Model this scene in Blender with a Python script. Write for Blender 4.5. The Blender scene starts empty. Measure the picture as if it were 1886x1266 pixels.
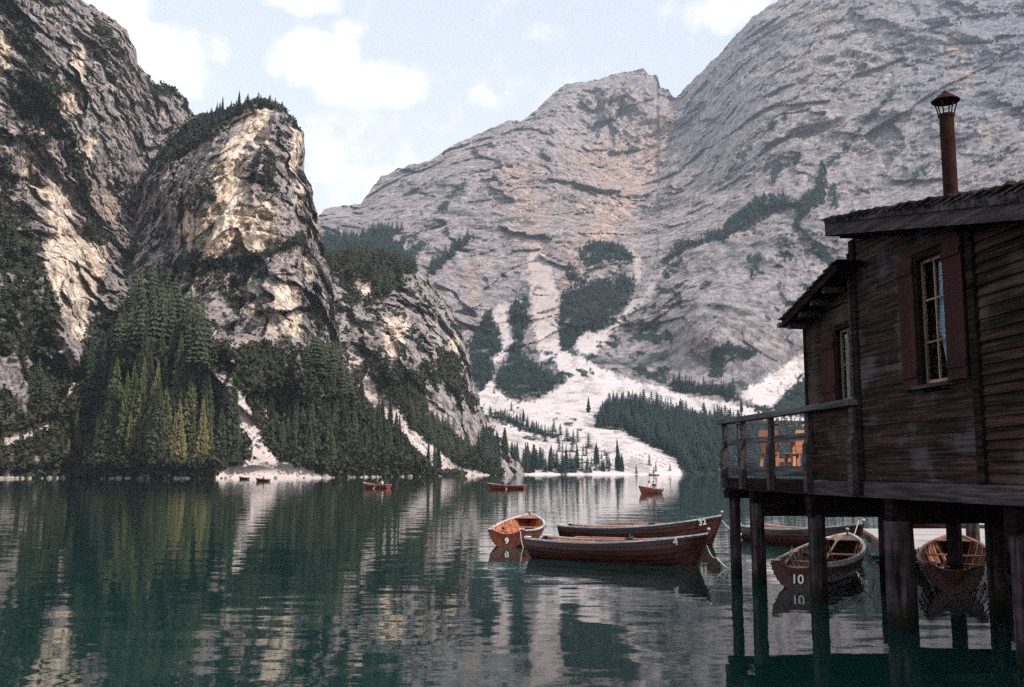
import bpy, math, random
import numpy as np
from mathutils import Vector, Matrix
random.seed(7); rng = np.random.default_rng(7)
SC = bpy.context.scene; COL = SC.collection
R = math.radians

# ------------------------------------------------------------------ camera, sky, sun, exposure
F = 1833.6; PITCH = math.atan(235 / F); EYE = 2.5
cam = bpy.data.cameras.new('camera'); camo = bpy.data.objects.new('camera', cam); COL.objects.link(camo)
cam.lens = 35.0; cam.sensor_width = 36.0; cam.clip_start = 0.1; cam.clip_end = 9000
camo.location = (0, 0, EYE); camo.rotation_euler = (math.pi / 2 + PITCH, 0, 0)
SC.camera = camo
SUN_EL, SUN_AZ = R(36), R(122)          # azimuth clockwise from +Y
sdir = Vector((math.sin(SUN_AZ) * math.cos(SUN_EL), math.cos(SUN_AZ) * math.cos(SUN_EL), math.sin(SUN_EL)))
sl = bpy.data.lights.new('sun', 'SUN'); sl.energy = 2.9; sl.angle = R(2); sl.color = (1.0, 0.91, 0.83)
so = bpy.data.objects.new('sun', sl); COL.objects.link(so); so.rotation_euler = sdir.to_track_quat('Z', 'Y').to_euler()
SC.view_settings.view_transform = 'Standard'; SC.view_settings.look = 'None'
SC.view_settings.exposure = 0.6; SC.view_settings.gamma = 1.0
SC.render.engine = 'CYCLES'
cy = SC.cycles
cy.use_denoising = False; cy.max_bounces = 6; cy.diffuse_bounces = 2; cy.glossy_bounces = 3
cy.transmission_bounces = 4; cy.volume_bounces = 0; cy.transparent_max_bounces = 6
cy.sample_clamp_indirect = 4.0; cy.use_adaptive_sampling = True; cy.adaptive_threshold = 0.02
SKY_STRENGTH = 0.10

def ray(px, py):
    u = (px - 943) / F; v = (633 - py) / F
    return u, np.cos(PITCH) - v * np.sin(PITCH), np.sin(PITCH) + v * np.cos(PITCH)
def at(px, py, Y):
    x, y, z = ray(px, py); k = Y / y
    return Vector((x * k, Y, EYE + z * k))
def on_water(px, Y): return Vector(((px - 943) / F * Y / 1.008, Y, 0))

class NT:
    def __init__(s, tree): s.t = tree; s.n = tree.nodes; s.l = tree.links
    def new(s, kind, ins=None, **kw):
        n = s.n.new(kind)
        for k, v in kw.items(): setattr(n, k, v)
        for k, v in (ins or {}).items():
            if isinstance(v, bpy.types.NodeSocket): s.l.new(v, n.inputs[k])
            else: n.inputs[k].default_value = v
        return n
    def math(s, op, a, b=0.0, clamp=False):
        n = s.n.new('ShaderNodeMath'); n.operation = op; n.use_clamp = clamp
        for i, v in enumerate((a, b)):
            if isinstance(v, bpy.types.NodeSocket): s.l.new(v, n.inputs[i])
            else: n.inputs[i].default_value = v
        return n.outputs[0]
    def mix(s, f, a, b, blend='MIX'):
        n = s.n.new('ShaderNodeMix'); n.data_type = 'RGBA'; n.blend_type = blend
        for i, v in ((0, f), (6, a), (7, b)):
            if isinstance(v, bpy.types.NodeSocket): s.l.new(v, n.inputs[i])
            else: n.inputs[i].default_value = v if i == 0 else (tuple(v) + (1,))[:4]
        return n.outputs[2]
    def ramp(s, f, stops):
        n = s.n.new('ShaderNodeValToRGB'); s.l.new(f, n.inputs[0]); e = n.color_ramp.elements
        while len(e) < len(stops): e.new(0.5)
        for q, (p, c) in zip(e, stops):
            q.position = p; q.color = (c, c, c, 1) if isinstance(c, (int, float)) else tuple(c) + (1,)
        return n.outputs[0]
    def smooth(s, v, a, b):
        n = s.n.new('ShaderNodeMapRange'); n.interpolation_type = 'SMOOTHSTEP'; s.l.new(v, n.inputs[0])
        n.inputs[1].default_value = a; n.inputs[2].default_value = b
        return n.outputs[0]

# sky: Nishita plus clouds lying in fixed directions of the sky
W = bpy.data.worlds.new('World'); SC.world = W; W.use_nodes = True
w = NT(W.node_tree); w.n.clear()
tc = w.new('ShaderNodeTexCoord'); sep = w.new('ShaderNodeSeparateXYZ', {0: tc.outputs['Generated']})
az = w.math('ARCTAN2', sep.outputs[0], sep.outputs[1]); el = w.math('ARCSINE', sep.outputs[2])
sky = w.new('ShaderNodeTexSky', sky_type='NISHITA', sun_disc=False, sun_elevation=SUN_EL, sun_rotation=SUN_AZ,
            altitude=1500, air_density=1.0, dust_density=1.6, ozone_density=1.2)
big = w.new('ShaderNodeTexNoise', {'Vector': tc.outputs['Generated'], 'Scale': 9.0, 'Detail': 6.0, 'Roughness': 0.58}, noise_dimensions='3D')
fine = w.new('ShaderNodeTexNoise', {'Vector': tc.outputs['Generated'], 'Scale': 34.0, 'Detail': 5.0, 'Roughness': 0.6})
dens = None
for (px, py, rx, ry, amp) in ((300, 110, 130, 75, 1.1), (405, 95, 60, 38, .85), (575, 110, 120, 62, 1.15), (680, 160, 150, 60, .95), (560, 5, 95, 26, .9),
                              (215, 10, 70, 60, .9), (1340, 25, 90, 45, .85), (640, 55, 50, 26, .55), (1000, 70, 75, 35, .5), (700, 300, 210, 130, .75), (960, 170, 260, 80, .45)):
    x, y, z = ray(px, py); n_ = math.sqrt(x * x + y * y + z * z); a0 = math.atan2(x, y); e0 = math.asin(z / n_)
    dx = w.math('DIVIDE', w.math('SUBTRACT', az, a0), rx / F); dy = w.math('DIVIDE', w.math('SUBTRACT', el, e0), ry / F)
    d2 = w.math('ADD', w.math('MULTIPLY', dx, dx), w.math('MULTIPLY', dy, dy))
    g = w.math('MULTIPLY', w.math('SUBTRACT', 1.0, d2, True), amp)
    dens = g if dens is None else w.math('MAXIMUM', dens, g)
scat = w.smooth(big.outputs[0], 0.52, 0.72)         # the rest of the sky, out of view, is loosely clouded too
behind = w.smooth(w.math('ABSOLUTE', az), 0.75, 1.2)
dens = w.math('MAXIMUM', dens, w.math('MULTIPLY', scat, behind))
nn = w.math('ADD', w.math('MULTIPLY', w.math('SUBTRACT', big.outputs[0], .5), 2.6), w.math('MULTIPLY', w.math('SUBTRACT', fine.outputs[0], .5), 1.5))
cloud = w.smooth(w.math('ADD', dens, nn), 0.12, 1.0)
veil = w.smooth(el, 0.50, 0.12)
base = w.mix(w.math('ADD', w.math('MULTIPLY', veil, .24), .70), sky.outputs[0], (7.4, 7.75, 8.4))
skyc = w.mix(w.math('MULTIPLY', cloud, .93), base, (9.3, 9.0, 9.05))
bg = w.new('ShaderNodeBackground', {0: skyc, 1: SKY_STRENGTH})
w.l.new(bg.outputs[0], w.new('ShaderNodeOutputWorld').inputs[0])

# ------------------------------------------------------------------ scene graph helpers
def props(o, label=None, cat=None, group=None, kind=None):
    for k, v in (('label', label), ('category', cat), ('group', group), ('kind', kind)):
        if v: o[k] = v
    return o
def empty(name, loc=(0, 0, 0), rz=0.0):
    o = bpy.data.objects.new(name, None); COL.objects.link(o); o.location = loc; o.rotation_euler = (0, 0, rz)
    o.empty_display_size = .2
    return o
def link(name, me, parent=None, mats=()):
    o = bpy.data.objects.new(name, me); COL.objects.link(o)
    for m in mats:
        if m: me.materials.append(m)
    if parent is not None: o.parent = parent
    return o

class MB:
    """collects polygons; build() links them as one mesh object"""
    def __init__(s): s.v = []; s.f = []
    def add(s, vs, fs):
        b = len(s.v); s.v += [tuple(v) for v in vs]; s.f += [tuple(b + i for i in f) for f in fs]; return s
    def box(s, x0, x1, y0, y1, z0, z1, top=None):
        """top: z of the upper face at x1 (for slanted boards)"""
        t = z1 if top is None else top
        return s.add([(x0, y0, z0), (x1, y0, z0), (x1, y1, z0), (x0, y1, z0), (x0, y0, z1), (x1, y0, t), (x1, y1, t), (x0, y1, z1)],
                     [(0, 3, 2, 1), (4, 5, 6, 7), (0, 1, 5, 4), (1, 2, 6, 5), (2, 3, 7, 6), (3, 0, 4, 7)])
    def prism(s, prof, x0, x1):
        """profile of (y, z) pairs, extruded along x"""
        n = len(prof)
        vs = [(x0, y, z) for y, z in prof] + [(x1, y, z) for y, z in prof]
        return s.add(vs, [tuple(range(n - 1, -1, -1)), tuple(range(n, 2 * n))] + [(i, (i + 1) % n, n + (i + 1) % n, n + i) for i in range(n)])
    def beam(s, a, b, wd, h):
        a = Vector(a); b = Vector(b); d = (b - a).normalized(); up = Vector((0, 0, 1)) if abs(d.z) < .95 else Vector((0, 1, 0))
        r_ = d.cross(up).normalized() * wd / 2; u = r_.cross(d).normalized() * h / 2
        vs = [p + q for p in (a, b) for q in (-r_ - u, r_ - u, r_ + u, -r_ + u)]
        return s.add(vs, [(0, 1, 2, 3), (7, 6, 5, 4), (0, 4, 5, 1), (1, 5, 6, 2), (2, 6, 7, 3), (3, 7, 4, 0)])
    def tube(s, pts, rad, n=8, cap=True):
        pts = [Vector(p) for p in pts]; rr = rad if isinstance(rad, (list, tuple)) else [rad] * len(pts); rings = []
        for i, p in enumerate(pts):
            d = (pts[min(i + 1, len(pts) - 1)] - pts[max(i - 1, 0)]).normalized()
            u = d.cross(Vector((0, 0, 1)) if abs(d.z) < .9 else Vector((1, 0, 0))).normalized(); v = d.cross(u)
            rings.append([p + (u * math.cos(2 * math.pi * k / n) + v * math.sin(2 * math.pi * k / n)) * rr[i] for k in range(n)])
        fs = [(i * n + k, i * n + (k + 1) % n, (i + 1) * n + (k + 1) % n, (i + 1) * n + k) for i in range(len(pts) - 1) for k in range(n)]
        if cap: fs += [tuple(range(n - 1, -1, -1)), tuple((len(pts) - 1) * n + k for k in range(n))]
        return s.add([v for r_ in rings for v in r_], fs)
    def build(s, name, mat, parent=None, smooth=False, bevel=0):
        me = bpy.data.meshes.new(name); me.from_pydata(s.v, [], s.f); me.update()
        if smooth:
            me.polygons.foreach_set('use_smooth', [True] * len(me.polygons))
        o = link(name, me, parent, (mat,) if not isinstance(mat, (list, tuple)) else mat)
        if bevel:
            m = o.modifiers.new('bevel', 'BEVEL'); m.width = bevel; m.segments = 1; m.limit_method = 'ANGLE'
        return o

# ------------------------------------------------------------------ materials
def mat(name):
    m = bpy.data.materials.new(name); m.use_nodes = True; t = NT(m.node_tree); t.n.clear()
    p = t.new('ShaderNodeBsdfPrincipled'); o = t.new('ShaderNodeOutputMaterial'); t.l.new(p.outputs[0], o.inputs[0])
    return m, t, p
def plain(name, col, rough=.6, metal=0.0, var=.25, scale=8.0, bump=.0, spec=.5):
    m, t, p = mat(name); g = t.new('ShaderNodeTexCoord')
    n = t.new('ShaderNodeTexNoise', {'Vector': g.outputs['Object'], 'Scale': scale, 'Detail': 4.0})
    f = t.new('ShaderNodeMapRange', {0: n.outputs[0], 1: .3, 2: .7, 3: 1 - var, 4: 1 + var})
    t.l.new(t.mix(1.0, col, f.outputs[0], 'MULTIPLY'), p.inputs['Base Color'])
    p.inputs['Roughness'].default_value = rough; p.inputs['Metallic'].default_value = metal
    p.inputs['Specular IOR Level'].default_value = spec
    if bump:
        b = t.new('ShaderNodeBump', {'Height': n.outputs[0], 'Strength': 1.0, 'Distance': bump}); t.l.new(b.outputs[0], p.inputs['Normal'])
    return m
def wood(name, dark, light, rough=.55, along=(0.6, 14, 14), patch=.35, bump=.006, wear=None, spec=.5, cheek=1.3):
    """weathered or varnished timber: grain stretched along the object's x, worn patches"""
    m, t, p = mat(name); g = t.new('ShaderNodeTexCoord')
    mp = t.new('ShaderNodeMapping', {'Vector': g.outputs['Object'], 'Scale': along})
    n = t.new('ShaderNodeTexNoise', {'Vector': mp.outputs[0], 'Scale': 1.6, 'Detail': 7.0, 'Roughness': .65})
    q = t.new('ShaderNodeTexNoise', {'Vector': g.outputs['Object'], 'Scale': cheek, 'Detail': 4.0})
    mp2 = t.new('ShaderNodeMapping', {'Vector': g.outputs['Object'], 'Scale': (.45, 5.5, 5.5)})
    bd = t.new('ShaderNodeTexNoise', {'Vector': mp2.outputs[0], 'Scale': 1.0, 'Detail': 1.0})
    c = t.mix(t.smooth(n.outputs[0], .35, .68), dark, light)
    c = t.mix(1.0, c, t.new('ShaderNodeMapRange', {0: bd.outputs[0], 1: .3, 2: .7, 3: 1 - patch, 4: 1 + patch}).outputs[0], 'MULTIPLY')
    isl = t.new('ShaderNodeNewGeometry').outputs['Random Per Island']
    c = t.mix(1.0, c, t.new('ShaderNodeMapRange', {0: isl, 3: .68, 4: 1.38}).outputs[0], 'MULTIPLY')
    if wear:
        c = t.mix(t.math('MULTIPLY', t.smooth(t.math('ADD', q.outputs[0], t.math('MULTIPLY', n.outputs[0], .35)), .68, .86), .8), c, wear)
    t.l.new(c, p.inputs['Base Color'])
    p.inputs['Roughness'].default_value = rough; p.inputs['Specular IOR Level'].default_value = spec
    b = t.new('ShaderNodeBump', {'Height': n.outputs[0], 'Strength': 1.0, 'Distance': bump}); t.l.new(b.outputs[0], p.inputs['Normal'])
    return m
M = {}
M['siding'] = wood('weathered_siding', (.0060, .0027, .0026), (.052, .0255, .0225), .55, patch=.5, wear=(.085, .070, .078), cheek=1.3, spec=.06)
M['siding_end'] = wood('brown_siding', (.0050, .0023, .0020), (.047, .0225, .0180), .6, patch=.6, wear=(.085, .058, .045), cheek=.7, spec=.06)
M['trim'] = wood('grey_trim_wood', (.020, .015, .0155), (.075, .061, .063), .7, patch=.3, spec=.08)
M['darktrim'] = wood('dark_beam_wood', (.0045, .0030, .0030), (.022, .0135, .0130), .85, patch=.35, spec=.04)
M['rail'] = wood('railing_wood', (.034, .033, .036), (.120, .112, .116), .75, patch=.3, spec=.08)
M['pile'] = wood('pile_wood', (.010, .007, .0075), (.062, .046, .048), .85, along=(7, 7, .5), patch=.35, bump=.015, spec=.05)
m, t, p = M['pile'], NT(M['pile'].node_tree), M['pile'].node_tree.nodes['Principled BSDF']   # piles stay wet and dark with algae near the water
g = t.new('ShaderNodeTexCoord'); sp = t.new('ShaderNodeSeparateXYZ', {0: g.outputs['Object']}); nz = t.new('ShaderNodeTexNoise', {'Vector': g.outputs['Object'], 'Scale': 5.0, 'Detail': 3.0})
wet = t.smooth(t.math('ADD', sp.outputs[2], t.math('MULTIPLY', nz.outputs[0], .5)), .72, .38)
old = p.inputs['Base Color'].links[0].from_socket; t.l.new(t.mix(wet, old, (.010, .013, .008)), p.inputs['Base Color'])
M['shutter'] = wood('red_shutter_paint', (.026, .0088, .0092), (.042, .0145, .0145), .6, along=(9, 9, .4), patch=.12, spec=.06)
M['shingle'] = wood('roof_shingle', (.012, .010, .010), (.070, .060, .058), .85, along=(6, 1, 6), patch=.5, spec=.04)
M['orange'] = wood('fresh_orange_wood', (.40, .17, .09), (.60, .29, .165), .5, along=(2, 2, 9), patch=.1, bump=.001)
M['frame'] = wood('window_frame_wood', (.10, .062, .045), (.24, .155, .11), .5, along=(8, 8, .6), patch=.15)
M['rust'] = plain('rusty_flue_steel', (.028, .0105, .0085), .85, .0, .5, 6.0, .002, .08)
M['hull'] = wood('red_varnished_hull', (.050, .010, .0065), (.125, .027, .015), .32, along=(.9, 10, 10), patch=.25, bump=.0015)
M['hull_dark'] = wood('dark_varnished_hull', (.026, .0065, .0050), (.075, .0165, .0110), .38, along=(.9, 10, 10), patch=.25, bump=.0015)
M['hull_bright'] = wood('orange_varnished_hull', (.085, .020, .011), (.165, .042, .022), .35, along=(.9, 10, 10), patch=.2, bump=.0015)
M['lining'] = wood('orange_varnished_lining', (.17, .046, .024), (.36, .115, .058), .4, along=(1, 9, 9), patch=.25, bump=.0015)
M['lining_shaded'] = wood('shaded_dull_lining', (.05, .018, .010), (.13, .050, .028), .5, along=(1, 9, 9), patch=.3, bump=.0015)  # darker copy of the lining, the shade under deck and hut put into its colour
M['thwart'] = wood('varnished_seat_wood', (.24, .10, .055), (.46, .22, .125), .38, along=(9, .8, 9), patch=.2, bump=.001)
M['gun_pale'] = wood('worn_pale_gunwale', (.30, .28, .27), (.62, .60, .58), .5, patch=.25)
M['gun_navy'] = plain('navy_rubbing_band', (.012, .014, .024), .5, 0, .3)
M['oar'] = wood('oar_wood', (.36, .13, .06), (.62, .27, .14), .4, along=(.8, 9, 9), patch=.15, bump=.001)
M['black'] = plain('black_leather', (.012, .012, .014), .6)
M['white'] = plain('white_paint', (.74, .72, .68), .6, 0, .12, 20)
M['rope'] = plain('pale_rope', (.55, .51, .45), .9, 0, .3, 40)
M['steel'] = plain('grey_iron', (.18, .18, .19), .4, .8)
M['deck'] = wood('pale_dock_planks', (.30, .26, .25), (.50, .45, .43), .7, along=(.5, 8, 8), patch=.15)
M['dockside'] = wood('brown_dock_edge', (.07, .032, .022), (.17, .085, .055), .7, patch=.3)
M['skin'] = plain('skin', (.45, .26, .19), .55, 0, .05)
M['hair'] = plain('dark_hair', (.012, .009, .008), .6)
M['cloth_black'] = plain('black_cloth', (.014, .014, .018), .9)
M['cloth_white'] = plain('white_cloth', (.72, .69, .68), .9)
M['cloth_blush'] = plain('pale_pink_cloth', (.55, .42, .38), .9)
M['cloth_blue'] = plain('dark_trousers', (.03, .035, .05), .9)
M['curtain'] = plain('pale_curtain_cloth', (.33, .40, .50), .9, 0, .1)
M['bark'] = plain('conifer_bark', (.085, .065, .052), .95, 0, .35, 3.0)
mg, tg, pg = mat('window_glass')
pg.inputs['Base Color'].default_value = (.9, .95, .95, 1); pg.inputs['Roughness'].default_value = .01
pg.inputs['Transmission Weight'].default_value = 1.0; pg.inputs['IOR'].default_value = 1.08
M['glass'] = mg

def foliage(name, a, b, yellow=None):
    m, t, p = mat(name); oi = t.new('ShaderNodeObjectInfo'); g = t.new('ShaderNodeNewGeometry')
    c = t.mix(t.math('ADD', t.math('MULTIPLY', g.outputs['Random Per Island'], .5), t.math('MULTIPLY', oi.outputs['Random'], .6)), a, b)
    if yellow: c = t.mix(t.math('MULTIPLY', t.smooth(oi.outputs['Random'], .35, .95), .8), c, yellow)
    t.l.new(c, p.inputs['Base Color']); p.inputs['Roughness'].default_value = .75; p.inputs['Specular IOR Level'].default_value = .15
    return m
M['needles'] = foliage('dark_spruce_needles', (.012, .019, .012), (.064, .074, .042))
M['needles_lit'] = foliage('sunlit_yellow_green_needles', (.036, .044, .018), (.125, .128, .052), (.16, .13, .06))  # lit copy of the needles: sun on the front spruces is put into the colour
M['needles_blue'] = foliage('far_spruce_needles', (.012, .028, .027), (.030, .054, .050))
M['shrub'] = foliage('shrub_leaves', (.016, .019, .011), (.055, .056, .032))

# water: a mirror broken by small ripples over deep green
m, t, p = mat('lake_water'); g = t.new('ShaderNodeTexCoord')
p.inputs['Base Color'].default_value = (.0038, .0245, .022, 1); p.inputs['Roughness'].default_value = .02; p.inputs['IOR'].default_value = 1.33
def wv(sx, sy, sc, det=2.0, rough=.5):
    mp = t.new('ShaderNodeMapping', {'Vector': g.outputs['Object'], 'Scale': (sx, sy, 1), 'Rotation': (0, 0, .12)})
    return t.new('ShaderNodeTexNoise', {'Vector': mp.outputs[0], 'Scale': sc, 'Detail': det, 'Roughness': rough}).outputs[0]
calm = t.smooth(wv(.25, 1.0, .035, 3.0), .36, .66)
h = t.math('ADD', t.math('MULTIPLY', wv(.55, 1.0, .55, 2.0), .020), t.math('MULTIPLY', wv(.5, 1.0, 2.6, 3.0, .55), t.math('ADD', t.math('MULTIPLY', calm, .0036), .0014)))
b = t.new('ShaderNodeBump', {'Height': h, 'Strength': 1.0, 'Distance': 1.0}); t.l.new(b.outputs[0], p.inputs['Normal'])
M['water'] = m

# rock: colour comes from the mesh attribute 'ground' (rock, scree, turf as they lie), broken up by noise
def rock(name, s, bump, var=.28, sc2=None):
    m, t, p = mat(name); g = t.new('ShaderNodeTexCoord')
    at_ = t.new('ShaderNodeAttribute', attribute_name='ground')
    n1 = t.new('ShaderNodeTexNoise', {'Vector': g.outputs['Object'], 'Scale': s, 'Detail': 9.0, 'Roughness': .68})
    mp = t.new('ShaderNodeMapping', {'Vector': g.outputs['Object'], 'Scale': sc2 or (1, 1, .3)})
    n2 = t.new('ShaderNodeTexNoise', {'Vector': mp.outputs[0], 'Scale': s * 2.2, 'Detail': 6.0, 'Roughness': .62, 'Distortion': .6})
    f = t.new('ShaderNodeMapRange', {0: t.math('MULTIPLY', t.math('ADD', n1.outputs[0], n2.outputs[0]), .5), 1: .42, 2: .58, 3: 1 - var, 4: 1 + var})
    f = t.new('ShaderNodeMix', {0: at_.outputs['Alpha'], 2: 1.0, 3: f.outputs[0]}, data_type='FLOAT')
    t.l.new(t.mix(1.0, at_.outputs[0], f.outputs[0], 'MULTIPLY'), p.inputs['Base Color'])
    p.inputs['Roughness'].default_value = .95; p.inputs['Specular IOR Level'].default_value = .1
    hh = t.math('ADD', n1.outputs[0], n2.outputs[0])
    bb = t.new('ShaderNodeBump', {'Height': hh, 'Strength': at_.outputs['Alpha'], 'Distance': bump}); t.l.new(bb.outputs[0], p.inputs['Normal'])
    return m
M['rock_near'] = rock('near_cliff_rock', .14, 3.0, .62)
M['rock_far'] = rock('far_mountain_rock', .04, 14.0, .46, (1, 1, .8))

# ------------------------------------------------------------------ terrain
_perm = np.random.default_rng(3).permutation(256).astype(np.int64); _perm = np.concatenate([_perm, _perm, _perm])
_g = np.array([(1, 1, 0), (-1, 1, 0), (1, -1, 0), (-1, -1, 0), (1, 0, 1), (-1, 0, 1), (1, 0, -1), (-1, 0, -1),
               (0, 1, 1), (0, -1, 1), (0, 1, -1), (0, -1, -1), (1, 1, 0), (-1, 1, 0), (0, -1, 1), (0, -1, -1)], np.float32)
def perlin(x, y, z):
    x = np.asarray(x, np.float32); y = np.asarray(y, np.float32) + 0 * x; z = np.asarray(z, np.float32) + 0 * x
    xf = np.floor(x); yf = np.floor(y); zf = np.floor(z)
    xi = xf.astype(np.int64) & 255; yi = yf.astype(np.int64) & 255; zi = zf.astype(np.int64) & 255
    x = x - xf; y = y - yf; z = z - zf
    u = x * x * x * (x * (x * 6 - 15) + 10); v = y * y * y * (y * (y * 6 - 15) + 10); w_ = z * z * z * (z * (z * 6 - 15) + 10)
    r = 0
    for a in (0, 1):
        for b_ in (0, 1):
            for c in (0, 1):
                h_ = _perm[_perm[_perm[xi + a] + yi + b_] + zi + c] & 15; gg = _g[h_]
                d = gg[..., 0] * (x - a) + gg[..., 1] * (y - b_) + gg[..., 2] * (z - c)
                r = r + d * (u if a else 1 - u) * (v if b_ else 1 - v) * (w_ if c else 1 - w_)
    return r
def fbm(x, y, z, o=4, rough=.5):
    r = 0; a = 1.0; k = 1.0; tot = 0
    for i in range(o): r = r + a * perlin(x * k + 17 * i, y * k + 5 * i, z * k + 9 * i); tot += a; a *= rough; k *= 2.03
    return r / tot * 1.6
def ridged(x, y, z, o=4, rough=.5):
    r = 0; a = 1.0; k = 1.0; tot = 0
    for i in range(o): r = r + a * (1 - 2.2 * np.abs(perlin(x * k + 31 * i, y * k + 7 * i, z * k + 3 * i))); tot += a; a *= rough; k *= 2.1
    return r / tot
_rt = np.random.default_rng(11).random((768, 6)).astype(np.float32)
def facet(x, y, z, tilt=1.0):
    """broken rock: every cell is a plane with its own tilt and offset, with steps where cells meet"""
    x = np.asarray(x, np.float32); y = np.asarray(y, np.float32); z = np.asarray(z, np.float32)
    xf = np.floor(x).astype(np.int64); yf = np.floor(y).astype(np.int64); zf = np.floor(z).astype(np.int64)
    best = np.full(x.shape, 1e9, np.float32); val = np.zeros(x.shape, np.float32)
    for a in (-1, 0, 1):
        for b_ in (-1, 0, 1):
            for c in (-1, 0, 1):
                t_ = _rt[_perm[_perm[_perm[(xf + a) & 255] + ((yf + b_) & 255)] + ((zf + c) & 255)]]
                dx, dy, dz = x - (xf + a + t_[..., 0]), y - (yf + b_ + t_[..., 1]), z - (zf + c + t_[..., 2])
                d = dx * dx + dy * dy + dz * dz; m_ = d < best
                v = (t_[..., 3] - .5) + tilt * (dx * (t_[..., 4] - .5) * 2 + dz * (t_[..., 5] - .5) * 2)
                best = np.where(m_, d, best); val = np.where(m_, v, val)
    return val
def sst(x, a, b_):
    t_ = np.clip((x - a) / (b_ - a), 0, 1); return t_ * t_ * (3 - 2 * t_)
def sd_poly(X, Y, poly):
    """signed distance, positive inside"""
    d = np.full(X.shape, 1e9, np.float32); ins = np.zeros(X.shape, bool); n = len(poly)
    for i in range(n):
        ax, ay = poly[i]; bx, by = poly[(i + 1) % n]; ex, ey = bx - ax, by - ay
        t_ = np.clip(((X - ax) * ex + (Y - ay) * ey) / (ex * ex + ey * ey + 1e-9), 0, 1)
        d = np.minimum(d, (X - ax - t_ * ex) ** 2 + (Y - ay - t_ * ey) ** 2)
        if ay != by: ins ^= ((ay > Y) != (by > Y)) & (X < (bx - ax) * (Y - ay) / (by - ay) + ax)
    d = np.sqrt(d); return np.where(ins, d, -d)
def region(X, Y, polys, jit, soft=2.5):
    """ragged mask of the outlined ground; jit = jitter field in the same units as the outline"""
    out = np.zeros(X.shape, np.float32)
    for po in polys:
        xs = [q[0] for q in po]; ys = [q[1] for q in po]
        bb = (X > min(xs) - 25) & (X < max(xs) + 25) & (Y > min(ys) - 25) & (Y < max(ys) + 25)
        if not bb.any(): continue
        s_ = sd_poly(X[bb], Y[bb], po) + jit[bb]
        out[bb] = np.maximum(out[bb], sst(s_, -soft, soft))
    return out
def tps(ctrl):
    c = np.array(ctrl, float); P = c[:, :2] / 300.0; v = np.log(c[:, 2]); n = len(P)
    def U(r2): return np.where(r2 > 0, r2 * np.log(r2 + 1e-12), 0)
    A = np.zeros((n + 3, n + 3)); A[:n, :n] = U(((P[:, None] - P[None]) ** 2).sum(2)) + np.eye(n) * .02
    A[:n, n] = 1; A[:n, n + 1:] = P; A[n, :n] = 1; A[n + 1:, :n] = P.T
    s_ = np.linalg.solve(A, np.concatenate([v, [0, 0, 0]]))
    def f_(X, Y):
        X = X / 300.0; Y = Y / 300.0; r_ = s_[n] + s_[n + 1] * X + s_[n + 2] * Y
        for i in range(n): r_ = r_ + s_[i] * U((X - P[i, 0]) ** 2 + (Y - P[i, 1]) ** 2)
        return np.exp(r_)
    return f_
TERR = {}
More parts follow.
